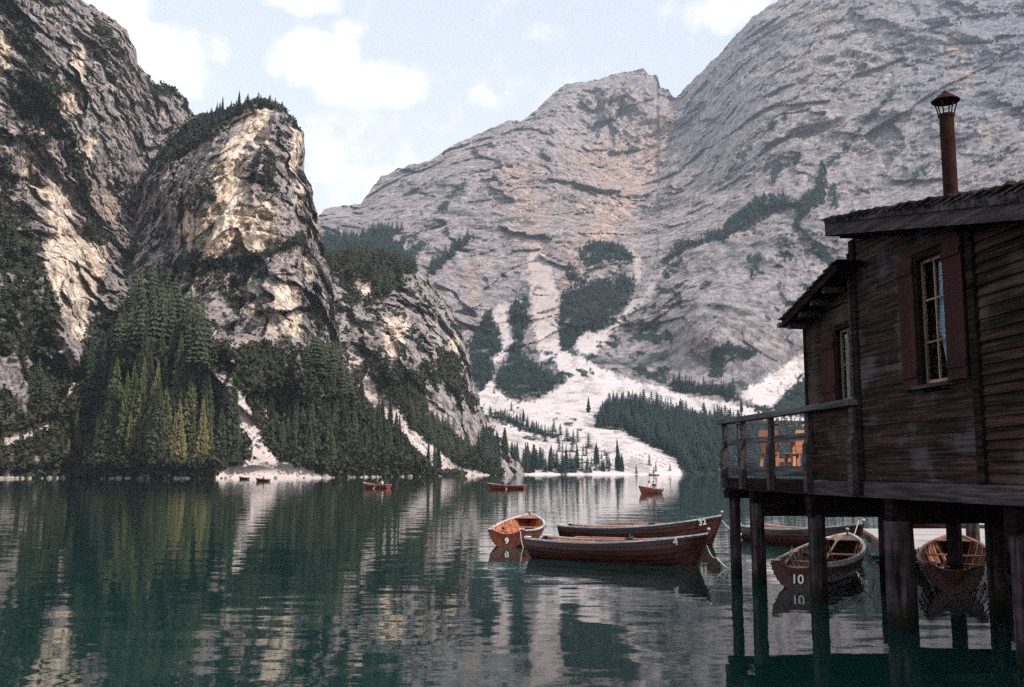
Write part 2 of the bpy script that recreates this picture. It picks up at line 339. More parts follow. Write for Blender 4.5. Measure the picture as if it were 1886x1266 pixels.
def relief(name, label, px0, px1, step, rows, crest, shore, ctrl, relief_fn, colour_fn, mat_, edge, crest_back, jag):
    """a mountain flank as a surface: for every compass bearing a profile climbing from the shore back to the crest, then down behind it"""
    px = np.arange(px0, px1 + step, step, dtype=np.float64); nc = len(px)
    cr = np.interp(px, [c[0] for c in crest], [c[1] for c in crest])
    cr = cr + jag * (perlin(px / 23.0, 3.3, 0) * 1.5 + perlin(px / 9.0, 1.3, 0) + .6 * perlin(px / 3.7, 2.3, 0))
    cr = cr + jag * 1.1 * np.round(1.6 * perlin(px / 15.0, 9.3, 0) * 2) / 2
    sh = np.interp(px, [c[0] for c in shore], [c[1] for c in shore])
    base = 868 + EYE * F / sh * 1.0
    base = np.maximum(base, cr + 4)
    t_ = np.linspace(0, 1, rows)[:, None]
    PX = np.repeat(px[None], rows, 0); PY = base[None] + t_ * (cr - base)[None]
    cs = [(x, 868 + EYE * F / np.interp(x, [c[0] for c in shore], [c[1] for c in shore]), np.interp(x, [c[0] for c in shore], [c[1] for c in shore]))
          for x in np.linspace(px0, px1, 9)]
    D = tps(cs + list(ctrl))(PX, PY)
    # exact at the water line, always climbing away from the lake, rounding over at the crest
    D = D * (1 + (sh[None] / D[0:1] - 1) * np.exp(-(base[None] - PY) / 40.0))
    D = np.maximum.accumulate(D + np.arange(rows)[:, None] * D * 2e-5, 0)
    dist = np.full(PX.shape, 1e9)
    for (ax, ay), (bx_, by_) in zip(crest[:-1], crest[1:]):
        ex, ey = bx_ - ax, by_ - ay; q_ = np.clip(((PX - ax) * ex + (PY - ay) * ey) / (ex * ex + ey * ey + 1e-9), 0, 1)
        dist = np.minimum(dist, (PX - ax - q_ * ex) ** 2 + (PY - ay - q_ * ey) ** 2)
    D = D * (1 + edge * (1 - sst(np.sqrt(dist), 0, 38)) ** 2)
    lat = min(jag, 4.0) * 1.5 * (perlin(PY / 24.0, PX / 120.0, 7.7) + .6 * perlin(PY / 9.0, PX / 70.0, 4.4) + .35 * perlin(PY / 4.0, PX / 40.0, 1.4)) * sst(PY, 800, 700)
    if name == 'rock_spire': lat = lat + sst(PX, 505, 550) * (5 * np.exp(-((PY - 252) / 16.0) ** 2) - 8 * np.exp(-((PY - 306) / 15.0) ** 2) + 5 * np.exp(-((PY - 345) / 14.0) ** 2))
    u, yy, zz = ray(PX + lat, PY); k = D / yy
    X, Z = u * k, EYE + zz * k
    up = np.clip((base[None] - PY) / 25.0, 0, 1)
    D2 = D + relief_fn(X, D, Z, D, PX, PY) * up
    k = D2 / yy; X, Y, Z = u * k, D2, EYE + zz * k
    Z[0] = -3.0
    # normals from the grid, for colouring ledges
    du = np.stack([np.gradient(a, axis=1) for a in (X, Y, Z)], -1); dv = np.stack([np.gradient(a, axis=0) for a in (X, Y, Z)], -1)
    N = np.cross(du, dv); N /= np.linalg.norm(N, axis=-1, keepdims=True) + 1e-9; N *= np.sign(-N[..., 1:2] + 1e-9)
    C, veg, soft_ = colour_fn(X, Y, Z, PX, PY, N)
    # the far side of the crest
    nb = 7; bx, by, bz, bc = [], [], [], []
    hx = u[-1] / np.hypot(u[-1], yy[-1]); hy = yy[-1] / np.hypot(u[-1], yy[-1])
    for j in range(1, nb + 1):
        dd = crest_back * (j / nb) ** 1.3; ns = fbm(X[-1] / 60, Y[-1] / 60, j * .7, 2)
        bx.append(X[-1] + hx * dd); by.append(Y[-1] + hy * dd)
        bz.append(np.maximum(Z[-1] - (dd * .55 + 1.5) * (1 + .25 * ns) - (Z[-1] + 4) * (j == nb), -5)); bc.append(C[-1])
    X = np.vstack([X, bx]); Y = np.vstack([Y, by]); Z = np.vstack([Z, bz]); CC = np.concatenate([C, np.array(bc)], 0)
    nr = rows + nb
    co = np.stack([X, Y, Z], -1).reshape(-1, 3).astype(np.float32)
    ii = (np.arange(nr - 1)[:, None] * nc + np.arange(nc - 1)[None]).reshape(-1)
    q = np.stack([ii, ii + 1, ii + nc + 1, ii + nc], -1).astype(np.int32)
    me = bpy.data.meshes.new(name); me.vertices.add(len(co)); me.vertices.foreach_set('co', co.reshape(-1))
    me.loops.add(q.size); me.loops.foreach_set('vertex_index', q.reshape(-1)); me.polygons.add(len(q))
    me.polygons.foreach_set('loop_start', np.arange(0, q.size, 4, dtype=np.int32))
    me.polygons.foreach_set('use_smooth', np.ones(len(q), bool)); me.update()
    ca = me.color_attributes.new('ground', 'FLOAT_COLOR', 'POINT')
    rgba = np.ones((len(co), 4), np.float32); rgba[:, :3] = CC.reshape(-1, 3); rgba[:rows * nc, 3] = 1 - .88 * soft_.reshape(-1); ca.data.foreach_set('color', rgba.reshape(-1))
    o = link(name, me, None, (mat_,)); props(o, label, kind='structure')
    TERR[name] = dict(px=px, base=base, cr=cr, X=X[:rows], Y=Y[:rows], Z=Z[:rows], rows=rows, veg=veg, N=N, PX=PX, PY=PY)
    return o
def ground(name, px, py):
    """point of the flank seen at that place of the layout"""
    T = TERR[name]; i = int(np.clip(np.searchsorted(T['px'], px), 0, len(T['px']) - 1)); b_, c_ = T['base'][i], T['cr'][i]
    j = int(np.clip((b_ - py) / (b_ - c_) * (T['rows'] - 1), 1, T['rows'] - 1))
    return Vector((T['X'][j, i], T['Y'][j, i], T['Z'][j, i]))
def covers(name, px, py):
    T = TERR[name]
    if not (T['px'][0] <= px <= T['px'][-1]): return False
    i = int(np.clip(np.searchsorted(T['px'], px), 0, len(T['px']) - 1)); return T['cr'][i] <= py <= T['base'][i]

# --- far mountain
def rel_far(X, Y, Z, D, PX, PY):
    fall = sst(PY, 690, 600) * .975 + .025                        # the scree fan is smooth
    scale = np.clip(D / 1500, .5, 1.6)
    wq = 90 * fbm(X / 420, Y / 420, Z / 420, 3)
    tilt = sst(PX, 1080, 1180)
    q = Z * .86 + X * (.38 * (1 - tilt) - .10 * tilt) + wq
    r_ = 75 * ridged(X / 560, Y / 560, Z / 700, 3) + 15 * fbm(X / 150, Y / 170, Z / 170, 4, .58)
    dg = (X * .62 + Z * .78 + 40 * fbm(X / 200, Y / 200, Z / 200, 2)) ; dn = (Z * .72 - X * .69 + 40 * fbm(X / 200 + 4, Y / 200, Z / 200, 2))
    r_ = r_ + 30 * facet(dn / 120, Y / 420, dg / 330, .8) + 12 * facet(dn / 42, Y / 160, dg / 120)
    r_ = r_ + 15 * ridged((X + Z * .62) / 120, Y / 300, (Z - X * .62) / 520, 3, .55)   # gullies running down the fall line
    md = sst(fbm(X / 300 + 7, Y / 300, Z / 240, 2), -.35, .35)
    a1 = (X * .8 + Z * .25 * (1 - 2 * tilt) + 70 * fbm(X / 170, Y / 170, Z / 170, 3)) / 150; s1 = a1 - np.floor(a1)
    a2 = (q + 20 * fbm(X / 90, Y / 90, Z / 90, 2)) / 70; s2 = a2 - np.floor(a2)
    a3 = (Z * .75 - X * .6 + 26 * fbm(X / 70 + 3, Y / 70, Z / 70, 3)) / 44; s3 = a3 - np.floor(a3)
    r_ = r_ + 34 * (1 - s1) * (1 - sst(s1, 0, .06) * 0) * md + 22 * s2 * (1 - md * .5) + 11 * s3 * (1 - md)
    r_ = r_ + 8 * ridged(q / 62, X / 420, Y / 420, 3, .6) + 6 * md * fbm(q / 13, X / 110, Y / 110, 3, .6) + 9 * ridged(X / 30, Y / 40, Z / 26, 3, .6)
    return -r_ * fall * scale * .85
VEG_FAR = [
 [(575,432),(660,436),(700,418),(740,424),(715,445),(725,462),(760,475),(765,540),(575,540)],
 [(716,452),(770,425),(790,410),(782,425),(745,450),(722,466)], [(735,462),(800,436),(795,445),(745,478)],
 [(785,512),(800,485),(840,450),(870,434),(860,448),(825,480),(795,508)], [(800,392),(815,375),(840,345),(870,325),(868,330),(845,352),(820,385),(806,398)],
 [(893,335),(915,318),(912,325),(900,335)],
 [(895,578),(905,574),(913,600),(925,628),(920,645),(903,662),(912,690),(887,718),(868,712),(862,690),(850,648)],
 [(950,553),(968,570),(973,585),(968,610),(958,632),(945,625),(938,590),(942,560)], [(952,530),(962,535),(975,555),(979,572),(970,568),(958,550)],
 [(945,635),(958,632),(962,650),(975,662),(990,672),(1010,680),(1030,690),(1045,700),(1020,715),(985,735),(950,738),(930,728),(912,715),(911,690),(925,670),(938,650)],
 [(1032,540),(1060,520),(1110,522),(1160,512),(1172,518),(1165,545),(1140,580),(1120,600),(1098,612),(1080,605),(1068,618),(1052,640),(1040,645),(1030,620),(1028,580)],
 [(1062,470),(1075,450),(1100,445),(1150,455),(1167,470),(1160,482),(1120,485),(1080,492)], [(1040,510),(1048,485),(1060,495),(1065,515),(1050,525)],
 [(1140,512),(1150,503),(1165,510),(1160,518)],
 [(1290,440),(1330,420),(1350,400),(1380,375),(1410,360),(1440,358),(1462,370),(1450,385),(1420,395),(1400,410),(1370,425),(1330,440),(1290,450),(1262,462),(1240,478),(1225,492),(1222,480),(1245,455)],
 [(1415,330),(1420,310),(1450,295),(1480,290),(1475,300),(1440,315),(1425,345)],
 [(1462,370),(1500,350),(1510,300),(1520,300),(1522,345),(1515,370),(1490,390),(1475,410),(1460,430),(1470,400)], [(1520,345),(1540,340),(1545,380),(1530,390)],
 [(1510,310),(1560,260),(1600,215),(1655,160),(1650,170),(1600,225),(1570,265),(1520,315)], [(1345,305),(1400,245),(1447,215),(1400,255),(1360,300)],
 [(1670,335),(1690,310),(1715,300),(1700,315),(1680,335)], [(1800,300),(1830,290),(1862,290),(1820,302)],
 [(1370,470),(1400,470),(1400,500),(1385,510)], [(1432,520),(1447,503),(1442,530)],
 [(1308,640),(1340,630),(1375,640),(1390,650),(1372,665),(1340,655),(1332,695),(1310,695)], [(1236,708),(1250,700),(1290,712),(1350,715),(1362,738),(1300,728),(1240,722)],
 [(1358,735),(1385,748),(1425,752),(1445,728),(1482,700),(1500,660),(1560,600),(2250,600),(2250,800),(1500,772),(1400,760)],
 [(1100,765),(1128,738),(1180,742),(1250,757),(1330,772),(1500,792),(2250,800),(2250,900),(1256,880),(1244,845),(1200,818),(1150,792),(1104,788)],
 [(810,640),(848,655),(870,715),(900,770),(880,800),(810,700)],
 [(893,758),(920,765),(1000,795),(1028,805),(1020,808),(960,790),(900,768)]]
STREAK_FAR = [[(1225,492),(1262,462),(1262,520),(1240,600),(1225,690),(1235,715),(1150,690),(1082,662),(1100,640),(1150,590),(1200,540)],
              [(975,640),(1040,660),(1090,690),(1020,705),(985,690)], [(1390,735),(1430,705),(1478,690),(1460,725),(1425,752)], [(1480,360),(1560,440),(1500,620),(1420,470)]]
SCREE_FAR = [
 [(820,900),(884,722),(896,690),(906,688),(915,715),(950,740),(985,737),(1045,702),(1020,668),(994,662),(985,610),(975,540),(968,480),(985,455),(1010,480),(1032,540),(1029,620),(1045,650),
  (1085,665),(1130,688),(1250,724),(1360,745),(1500,772),(2250,790),(2250,900)],
 [(905,575),(925,555),(937,562),(937,600),(944,630),(930,655),(908,678),(905,662),(922,640),(927,628),(914,600)], [(846,652),(866,630),(884,600),(890,575),(896,580),(880,615),(858,645)],
 [(1363,727),(1420,690),(1480,652),(1505,648),(1484,700),(1444,728),(1420,752),(1385,746)], [(1060,650),(1060,620),(1085,612),(1120,607),(1160,560),(1200,520),(1225,490),(1200,545),(1130,615),(1095,655)],
 [(720,455),(745,440),(775,422),(760,440),(735,458)], [(1165,460),(1178,480),(1182,520),(1175,540),(1168,520)]]
TAN_FAR = [
 [(1236,190),(1215,250),(1180,330),(1130,390),(1090,430),(1060,470),(1030,530),(1036,560),(1060,500),(1100,450),(1160,380),(1190,330),(1230,260)],
 [(925,298),(985,300),(1000,400),(988,470),(950,440),(925,370)], [(1060,270),(1150,240),(1160,330),(1110,380),(1070,340)],
 [(1738,60),(1760,50),(1792,120),(1785,170),(1755,155)], [(860,480),(885,470),(880,560),(868,560)], [(1500,25),(1535,20),(1530,60),(1505,55)], [(1800,230),(1850,220),(1855,270),(1810,260)]]
def lerp3(a, b_, t_): return a * (1 - t_[..., None]) + np.asarray(b_, np.float32) * t_[..., None]
def col_far(X, Y, Z, PX, PY, N):
    jit = 13 * fbm(PX / 26, PY / 26, 1.7, 4, .7) + 9 * fbm(PX / 6, PY / 6, 4.1, 3, .6)
    n1 = fbm(X / 160, Y / 160, Z / 160, 4); n2 = fbm(X / 30, Y / 30, Z / 30, 3)
    q = Z * .86 + X * .3 + 70 * fbm(X / 300, Y / 300, Z / 300, 3)
    n3 = fbm(q / 30, X / 300, Y / 300, 4, .6)
    C = np.empty(X.shape + (3,), np.float32); C[:] = (.385, .335, .335)
    C = lerp3(C, (.265, .250, .275), sst(n1 + .5 * n3, .05, .75) * .8)
    C = lerp3(C, (.47, .40, .375), sst(-n1 + .6 * n2, .25, .9) * .75)
    C = lerp3(C, (.17, .16, .18), sst(n3, .30, .62) * .6)
    C = lerp3(C, (.20, .22, .265), sst(PX, 1480, 1800) * sst(PY, 420, 60) * .55)       # the wall above the hut turns darker blue-grey
    C = lerp3(C, (.52, .375, .30), region(PX, PY, TAN_FAR, jit * 1.6, 9) * sst(n2 + n3, -.7, .5) * .85)
    C = lerp3(C, (.60, .40, .32), region(PX, PY, TAN_FAR[:1], jit * 1.2, 11) * .9)
    bas = np.exp(-(((PX - 1080) / 170) ** 2 + ((PY - 370) / 130) ** 2)); C = lerp3(C, (.52, .40, .36), bas * sst(n2 + n1, -.6, .6) * .6)
    C = lerp3(C, (.58, .42, .355), region(PX, PY, [[(1150,255),(1240,195),(1232,300),(1180,390),(1120,440),(1060,490),(1035,440),(1100,360)]], jit * 1.5, 16) * sst(n2 + n1, -.9, .3) * .62)
    st = fbm((X * .9 + Z * .45) / 26, Y / 60, (Z * .9 - X * .45) / 110, 3, .6)
    sc = region(PX, PY, SCREE_FAR, jit * .8, 2.5)
    sn = fbm(X / 24, Y / 24, Z / 12, 4, .6)
    SCc = np.empty_like(C); SCc[:] = (.66, .59, .57); SCc = lerp3(SCc, (.52, .45, .43), sst(sn, .0, .7)); SCc = lerp3(SCc, (.33, .29, .275), sst(ridged((X + 14 * sn) / 26, Y / 420, .3, 3, .6) + .4 * sn, .62, .95) * .75)
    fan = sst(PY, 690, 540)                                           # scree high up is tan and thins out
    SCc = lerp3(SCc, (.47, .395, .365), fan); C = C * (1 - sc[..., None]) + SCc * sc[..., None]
    veg = region(PX, PY, VEG_FAR, jit, 2.0)
    sk = region(PX, PY, STREAK_FAR, jit, 4)
    veg = np.maximum(veg, sk * sst(st + .25 * jit / 9, .02, .22))
    ledge = sst(N[..., 2], .62, .85) * sst(n1 + n2 * .5, .15, .5) * sst(PY, 150, 420) * (1 - sc)
    veg = np.maximum(veg, ledge * .8 * sst(n3, -.1, .2))
    # low bushes dotted on the fan
    dots = sst(fbm(X / 16, Y / 22, .5, 3, .6) + .55 * fbm(X / 90, Y / 90, 2.5, 2), .50, .60) * sc * sst(PY, 715, 760) * sst(PX, 1220, 1050)
    veg = np.maximum(veg, dots * .9)
    gaps = sst(fbm(X / 35, Y / 35, Z / 35, 4, .65), .33, .5)          # bare rock showing inside the green
    veg = veg * (1 - gaps * .75)
    G = np.empty_like(C); G[:] = (.020, .040, .036); G = lerp3(G, (.034, .058, .044), sst(n2, -.2, .6))
    C = C * (1 - veg[..., None]) + G * veg[..., None]
    return C, veg, sc * (1 - veg)
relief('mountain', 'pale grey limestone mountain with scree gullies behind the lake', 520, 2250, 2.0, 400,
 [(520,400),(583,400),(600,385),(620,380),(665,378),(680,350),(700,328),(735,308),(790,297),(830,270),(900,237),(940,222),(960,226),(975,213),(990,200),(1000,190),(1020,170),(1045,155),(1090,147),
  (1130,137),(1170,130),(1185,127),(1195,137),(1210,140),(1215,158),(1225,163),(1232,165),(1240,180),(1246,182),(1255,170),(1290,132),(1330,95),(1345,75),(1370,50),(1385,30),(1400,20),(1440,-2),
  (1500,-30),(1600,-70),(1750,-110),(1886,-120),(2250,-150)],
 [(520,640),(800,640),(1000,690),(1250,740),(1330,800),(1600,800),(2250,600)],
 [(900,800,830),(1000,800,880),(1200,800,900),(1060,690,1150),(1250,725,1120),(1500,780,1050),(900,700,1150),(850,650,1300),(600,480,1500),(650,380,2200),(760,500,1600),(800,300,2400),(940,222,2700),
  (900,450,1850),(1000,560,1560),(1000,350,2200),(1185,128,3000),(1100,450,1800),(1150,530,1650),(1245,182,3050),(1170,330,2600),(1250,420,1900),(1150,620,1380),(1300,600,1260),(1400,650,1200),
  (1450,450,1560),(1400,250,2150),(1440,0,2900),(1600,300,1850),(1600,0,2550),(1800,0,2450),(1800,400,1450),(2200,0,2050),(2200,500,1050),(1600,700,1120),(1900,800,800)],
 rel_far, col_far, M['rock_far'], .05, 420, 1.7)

# --- near cliffs
def make_near(seed, amp, warm, vegp, palep, screep, base_dark, thin=(), creases=()):
    def rel(X, Y, Z, D, PX, PY):
        s_ = seed * 11.3
        pfx = 1 - .5 * region(PX, PY, palep, 0 * PX, 10)
        r_ = 22 * ridged(X / 85 + s_, Y / 85, Z / 230, 3, .5) + 7 * fbm(X / 40 + s_, Y / 40, Z / 46, 3, .55) + 15 * facet(X / 34 + s_ + .5 * fbm(X / 30, Y / 30, Z / 30, 2), Y / 90, Z / 55 + X / 160) + 9 * pfx * facet(X / 12 + .4 * fbm(X / 9, Y / 20, Z / 9, 2), Y / 30 + s_, Z / 19 - X / 50)
        pf = 1 - .55 * region(PX, PY, palep, 0 * PX, 10)
        r_ = r_ + pf * 5.5 * ridged(X / 15 + s_, Y / 40, Z / 46, 3, .6) + 6.0 * pf * fbm(X / 10 + s_, Y / 26, Z / 8, 4, .7) + 4.0 * pf * ridged(X / 6, Y / 18, Z / 4.5, 3, .7)
        wq = 14 * fbm(X / 70, Y / 70, Z / 70, 2)
        st = (Z + X * .3 + wq) / 24; saw = st - np.floor(st)
        a1 = (X * .95 - Z * .22 + 26 * fbm(X / 60 + s_, Y / 120, Z / 90, 3)) / 44; s1 = a1 - np.floor(a1)
        a2 = (X * .9 + Z * .35 + 10 * fbm(X / 22 + s_, Y / 50, Z / 30, 3)) / 17; s2 = a2 - np.floor(a2)
        md = sst(fbm(X / 60 - s_, Y / 90, Z / 50, 2), -.25, .25)
        r_ = r_ + 26 * (1 - s1) + 13 * pf * (s2 * md + (1 - s2) * (1 - md))
        for (x0, y0, x1, y1, sg, kk) in creases:
            nx_, ny_ = (y1 - y0), -(x1 - x0); ln = math.hypot(nx_, ny_); dd = ((PX - x0) * nx_ + (PY - y0) * ny_) / ln * sg + 5 * fbm(PX / 18, PY / 18, 2.2, 3)
            al = ((PX - x0) * (x1 - x0) + (PY - y0) * (y1 - y0)) / (ln * ln); wn = sst(al, -.15, .05) * (1 - sst(al, .95, 1.15))
            r_ = r_ - kk * np.clip(dd, 0, 60) * wn / 5.0
        r_ = r_ + 5.5 * saw                                            # ledges
        steep = sst(PY, 800, 640)
        return -r_ * amp * (.22 * sst(PY, 876, 850) + .78 * steep) * .9
    def colf(X, Y, Z, PX, PY, N):
        jit = 8 * fbm(PX / 24, PY / 30, 1.7 + seed, 4, .62) + 4 * fbm(PX / 5, PY / 7, 4.1, 2)
        n1 = fbm(X / 45, Y / 45, Z / 60, 4); n2 = fbm(X / 11, Y / 11, Z / 20, 4, .6); n3 = ridged(X / 14, Y / 14, Z / 80, 3, .6)
        C = np.empty(X.shape + (3,), np.float32); C[:] = base_dark
        C = lerp3(C, (.50, .42, .39), sst(n1 + .5 * n2, -.1, .6) * .85)
        C = lerp3(C, (.085, .072, .074), sst(n2 + .4 * n3, .42, .9) * .7)
        C = lerp3(C, (.50, .385, .30), sst(-n1 + .8 * n2, .22, .6) * .75 * warm)
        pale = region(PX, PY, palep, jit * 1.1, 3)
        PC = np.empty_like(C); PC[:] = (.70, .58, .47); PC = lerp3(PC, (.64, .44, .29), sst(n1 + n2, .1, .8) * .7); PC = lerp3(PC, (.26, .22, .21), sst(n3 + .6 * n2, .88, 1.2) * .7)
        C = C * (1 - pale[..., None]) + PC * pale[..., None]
        sc = region(PX, PY, screep, jit * .7, 2)
        SCc = np.empty_like(C); SCc[:] = (.56, .485, .46); SCc = lerp3(SCc, (.42, .355, .33), sst(n2, .0, .6) * .8 * sst(PY, 868, 850))
        veg = region(PX, PY, vegp, jit, 2)
        led = sst(N[..., 2], .55, .76) * sst(n1 + .6 * n2, -.02, .3) * (1 - pale * .8)
        veg = np.maximum(veg, led * .95)
        patches = sst(n1 * .8 + fbm(X / 20 + 5, Y / 20, Z / 14, 4, .6), .52, .66) * (1 - pale)
        veg = np.maximum(veg, patches * .95)
        veg = veg * (1 - sst(fbm(X / 9, Y / 9, Z / 12, 4, .65), .20, .36) * .85)
        veg = veg * (1 - sc)
        th = region(PX, PY, thin, jit, 3) if len(thin) else 0 * sc
        bare = sst(fbm(X / 14, Y / 30, Z / 26, 4, .65), .02, .16) * th; veg = veg * (1 - bare)
        G = np.empty_like(C); G[:] = (.017, .022, .013); G = lerp3(G, (.036, .042, .022), sst(n2, -.3, .6))
        C = C * (1 - sc[..., None]) + SCc * sc[..., None]
        C = C * (1 - veg[..., None]) + G * veg[..., None]
        return C, veg, sc
    return rel, colf
# left wall
VEG_L = [[(10,0),(35,0),(60,50),(75,90),(85,120),(130,140),(140,160),(100,185),(130,230),(125,255),(70,265),(30,250),(45,190),(25,140),(30,60)],
 [(115,220),(140,260),(150,310),(165,360),(175,410),(200,440),(180,455),(155,430),(160,400),(140,340),(122,290)],
 [(-350,250),(0,300),(30,350),(62,420),(82,500),(112,580),(100,620),(128,700),(120,755),(40,800),(0,830),(-350,900)],
 [(150,660),(170,590),(240,560),(250,470),(420,500),(520,880),(-350,900),(-350,830),(60,796),(130,748)],
 [(268,150),(300,152),(335,168),(348,185),(330,178),(290,180),(280,192)], [(165,30),(185,40),(230,100),(258,140),(240,130),(200,80)],
 [(60,130),(75,150),(50,170),(90,250),(60,280),(20,230),(0,240),(0,190),(35,160)]]
PALE_L = [[(66,345),(92,332),(112,345),(130,395),(140,425),(180,425),(200,468),(188,520),(164,560),(158,632),(132,628),(112,562),(90,512),(82,470),(98,440),(78,385)],
 [(82,630),(116,632),(146,690),(146,735),(112,756),(90,700)], [(135,80),(155,80),(155,150),(135,145)], [(118,165),(155,160),(157,210),(115,212)],
 [(8,60),(22,100),(20,130),(0,140),(0,50)], [(55,200),(80,205),(80,250),(62,262)], [(42,280),(66,280),(62,370),(40,330)], [(18,798),(46,796),(44,860),(16,858)], [(140,250),(175,255),(165,300),(145,300)]]
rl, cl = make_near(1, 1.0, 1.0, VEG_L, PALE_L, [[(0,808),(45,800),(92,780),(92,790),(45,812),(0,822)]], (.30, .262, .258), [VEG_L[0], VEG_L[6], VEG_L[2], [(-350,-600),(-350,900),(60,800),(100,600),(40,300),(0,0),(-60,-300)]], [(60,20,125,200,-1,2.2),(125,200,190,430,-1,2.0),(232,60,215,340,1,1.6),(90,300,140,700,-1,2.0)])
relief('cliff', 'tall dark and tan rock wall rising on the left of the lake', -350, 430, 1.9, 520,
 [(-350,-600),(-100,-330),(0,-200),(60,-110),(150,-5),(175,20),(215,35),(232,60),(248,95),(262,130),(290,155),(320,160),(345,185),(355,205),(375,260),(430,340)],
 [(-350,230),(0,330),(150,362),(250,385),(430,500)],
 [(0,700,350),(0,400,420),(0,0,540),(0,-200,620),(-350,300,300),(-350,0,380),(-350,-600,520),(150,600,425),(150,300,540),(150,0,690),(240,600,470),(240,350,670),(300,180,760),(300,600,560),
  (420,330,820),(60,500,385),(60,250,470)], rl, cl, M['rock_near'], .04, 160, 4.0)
# spire
VEG_S = [[(290,285),(335,235),(352,222),(395,207),(440,190),(490,180),(530,205),(534,216),(500,200),(455,203),(425,222),(400,250),(370,268),(340,290),(300,300),(262,322)],
 [(330,475),(370,470),(400,482),(440,480),(500,462),(550,430),(578,435),(560,447),(510,468),(450,492),(400,494),(380,508),(340,502),(300,522),(286,512)],
 [(488,270),(512,290),(506,330),(522,340),(502,362),(484,340)], [(530,206),(556,236),(545,240),(525,222)], [(345,380),(372,345),(380,350),(352,392)],
 [(140,660),(170,640),(240,555),(300,545),(340,560),(390,622),(430,650),(490,628),(560,668),(605,655),(640,700),(700,765),(790,806),(860,900),(130,900)]]
PALE_S = [[(440,212),(497,188),(500,262),(472,270),(456,262),(455,330),(458,400),(480,390),(505,400),(508,452),(440,478),(410,476),(352,458),(330,425),(345,382),(375,402),(400,370),(390,330),(410,270),(435,245)],
 [(535,235),(556,245),(552,310),(538,320),(530,280)], [(540,340),(560,335),(552,380),(545,402)], [(470,365),(496,365),(496,386),(475,380)], [(500,540),(530,512),(556,540),(560,590),(548,622),(520,612)], [(478,585),(500,590),(515,625),(498,625)], [(560,470),(578,480),(575,530),(560,520)], [(440,520),(462,510),(470,540),(450,560)],
 [(350,500),(362,498),(366,540),(352,538)]]
SCREE_S = [[(388,690),(418,682),(446,724),(466,764),(490,822),(516,850),(560,862),(605,873),(605,890),(396,890),(398,862),(440,856),(462,842),(446,792),(418,762),(394,722)],
 [(372,600),(380,600),(385,660),(378,660)], [(640,640),(665,668),(692,722),(732,752),(762,792),(802,824),(845,868),(800,870),(740,806),(690,756),(650,702)]]
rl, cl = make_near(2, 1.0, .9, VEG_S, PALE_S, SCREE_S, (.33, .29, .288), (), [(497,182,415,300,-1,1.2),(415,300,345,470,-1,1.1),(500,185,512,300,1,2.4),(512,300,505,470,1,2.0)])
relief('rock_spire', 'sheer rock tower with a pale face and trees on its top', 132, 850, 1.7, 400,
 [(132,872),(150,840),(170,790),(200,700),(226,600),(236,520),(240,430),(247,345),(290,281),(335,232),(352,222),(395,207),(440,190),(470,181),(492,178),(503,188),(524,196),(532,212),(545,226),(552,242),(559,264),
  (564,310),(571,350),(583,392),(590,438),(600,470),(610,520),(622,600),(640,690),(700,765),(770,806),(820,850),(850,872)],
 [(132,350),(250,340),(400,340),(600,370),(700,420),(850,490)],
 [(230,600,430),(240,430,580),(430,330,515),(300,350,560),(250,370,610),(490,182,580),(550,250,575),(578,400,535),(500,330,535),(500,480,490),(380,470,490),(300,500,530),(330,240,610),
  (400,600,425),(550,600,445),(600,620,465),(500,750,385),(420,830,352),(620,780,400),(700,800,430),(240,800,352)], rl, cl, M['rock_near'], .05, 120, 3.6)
# lower ridge
VEG_R = [[(600,478),(640,463),(700,463),(750,480),(768,500),(740,504),(722,540),(700,548),(680,512),(640,497),(600,502)],
 [(675,665),(690,660),(720,680),(760,680),(780,700),(786,762),(760,762),(730,746),(690,712)], [(738,745),(790,772),(880,832),(930,880),(860,880),(800,832),(760,792)], [(800,640),(830,655),(860,720),(840,730),(810,690)]]
PALE_R = [[(708,585),(745,580),(752,600),(740,658),(714,650)], [(822,608),(842,620),(838,650),(825,642)], [(650,520),(690,522),(688,540),(655,538)]]
SCREE_R = [[(630,640),(665,668),(692,722),(732,752),(762,792),(802,824),(852,860),(912,876),(912,890),(600,890),(650,780),(640,700)]]
rl, cl = make_near(3, 1.1, .8, VEG_R, PALE_R, SCREE_R, (.33, .288, .288), (), [(755,490,745,660,1,2.0),(700,470,640,560,-1,1.2)])
relief('rocky_ridge', 'lower rocky ridge with scrub stepping down to the lake in the centre', 560, 975, 1.7, 280,
 [(560,500),(600,480),(640,466),(700,466),(750,482),(775,502),(800,530),(830,570),(850,615),(866,650),(870,700),(885,750),(905,790),(935,830),(965,868),(975,872)],
 [(560,540),(700,545),(800,540),(900,600),(975,660)],
 [(600,600,580),(600,480,680),(700,466,740),(750,600,640),(840,600,740),(700,700,575),(860,700,665),(880,800,625),(800,800,560),(650,560,640),(800,640,640)], rl, cl, M['rock_near'], .05, 110, 3.6)

# --- lake
me = bpy.data.meshes.new('lake'); me.from_pydata([(-1450, -190, 0), (2950, -190, 0), (2950, 4150, 0), (-1450, 4150, 0)], [], [(0, 1, 2, 3)])
props(link('lake_water', me, None, (M['water'],)), 'calm dark green lake mirroring the cliffs', kind='structure')

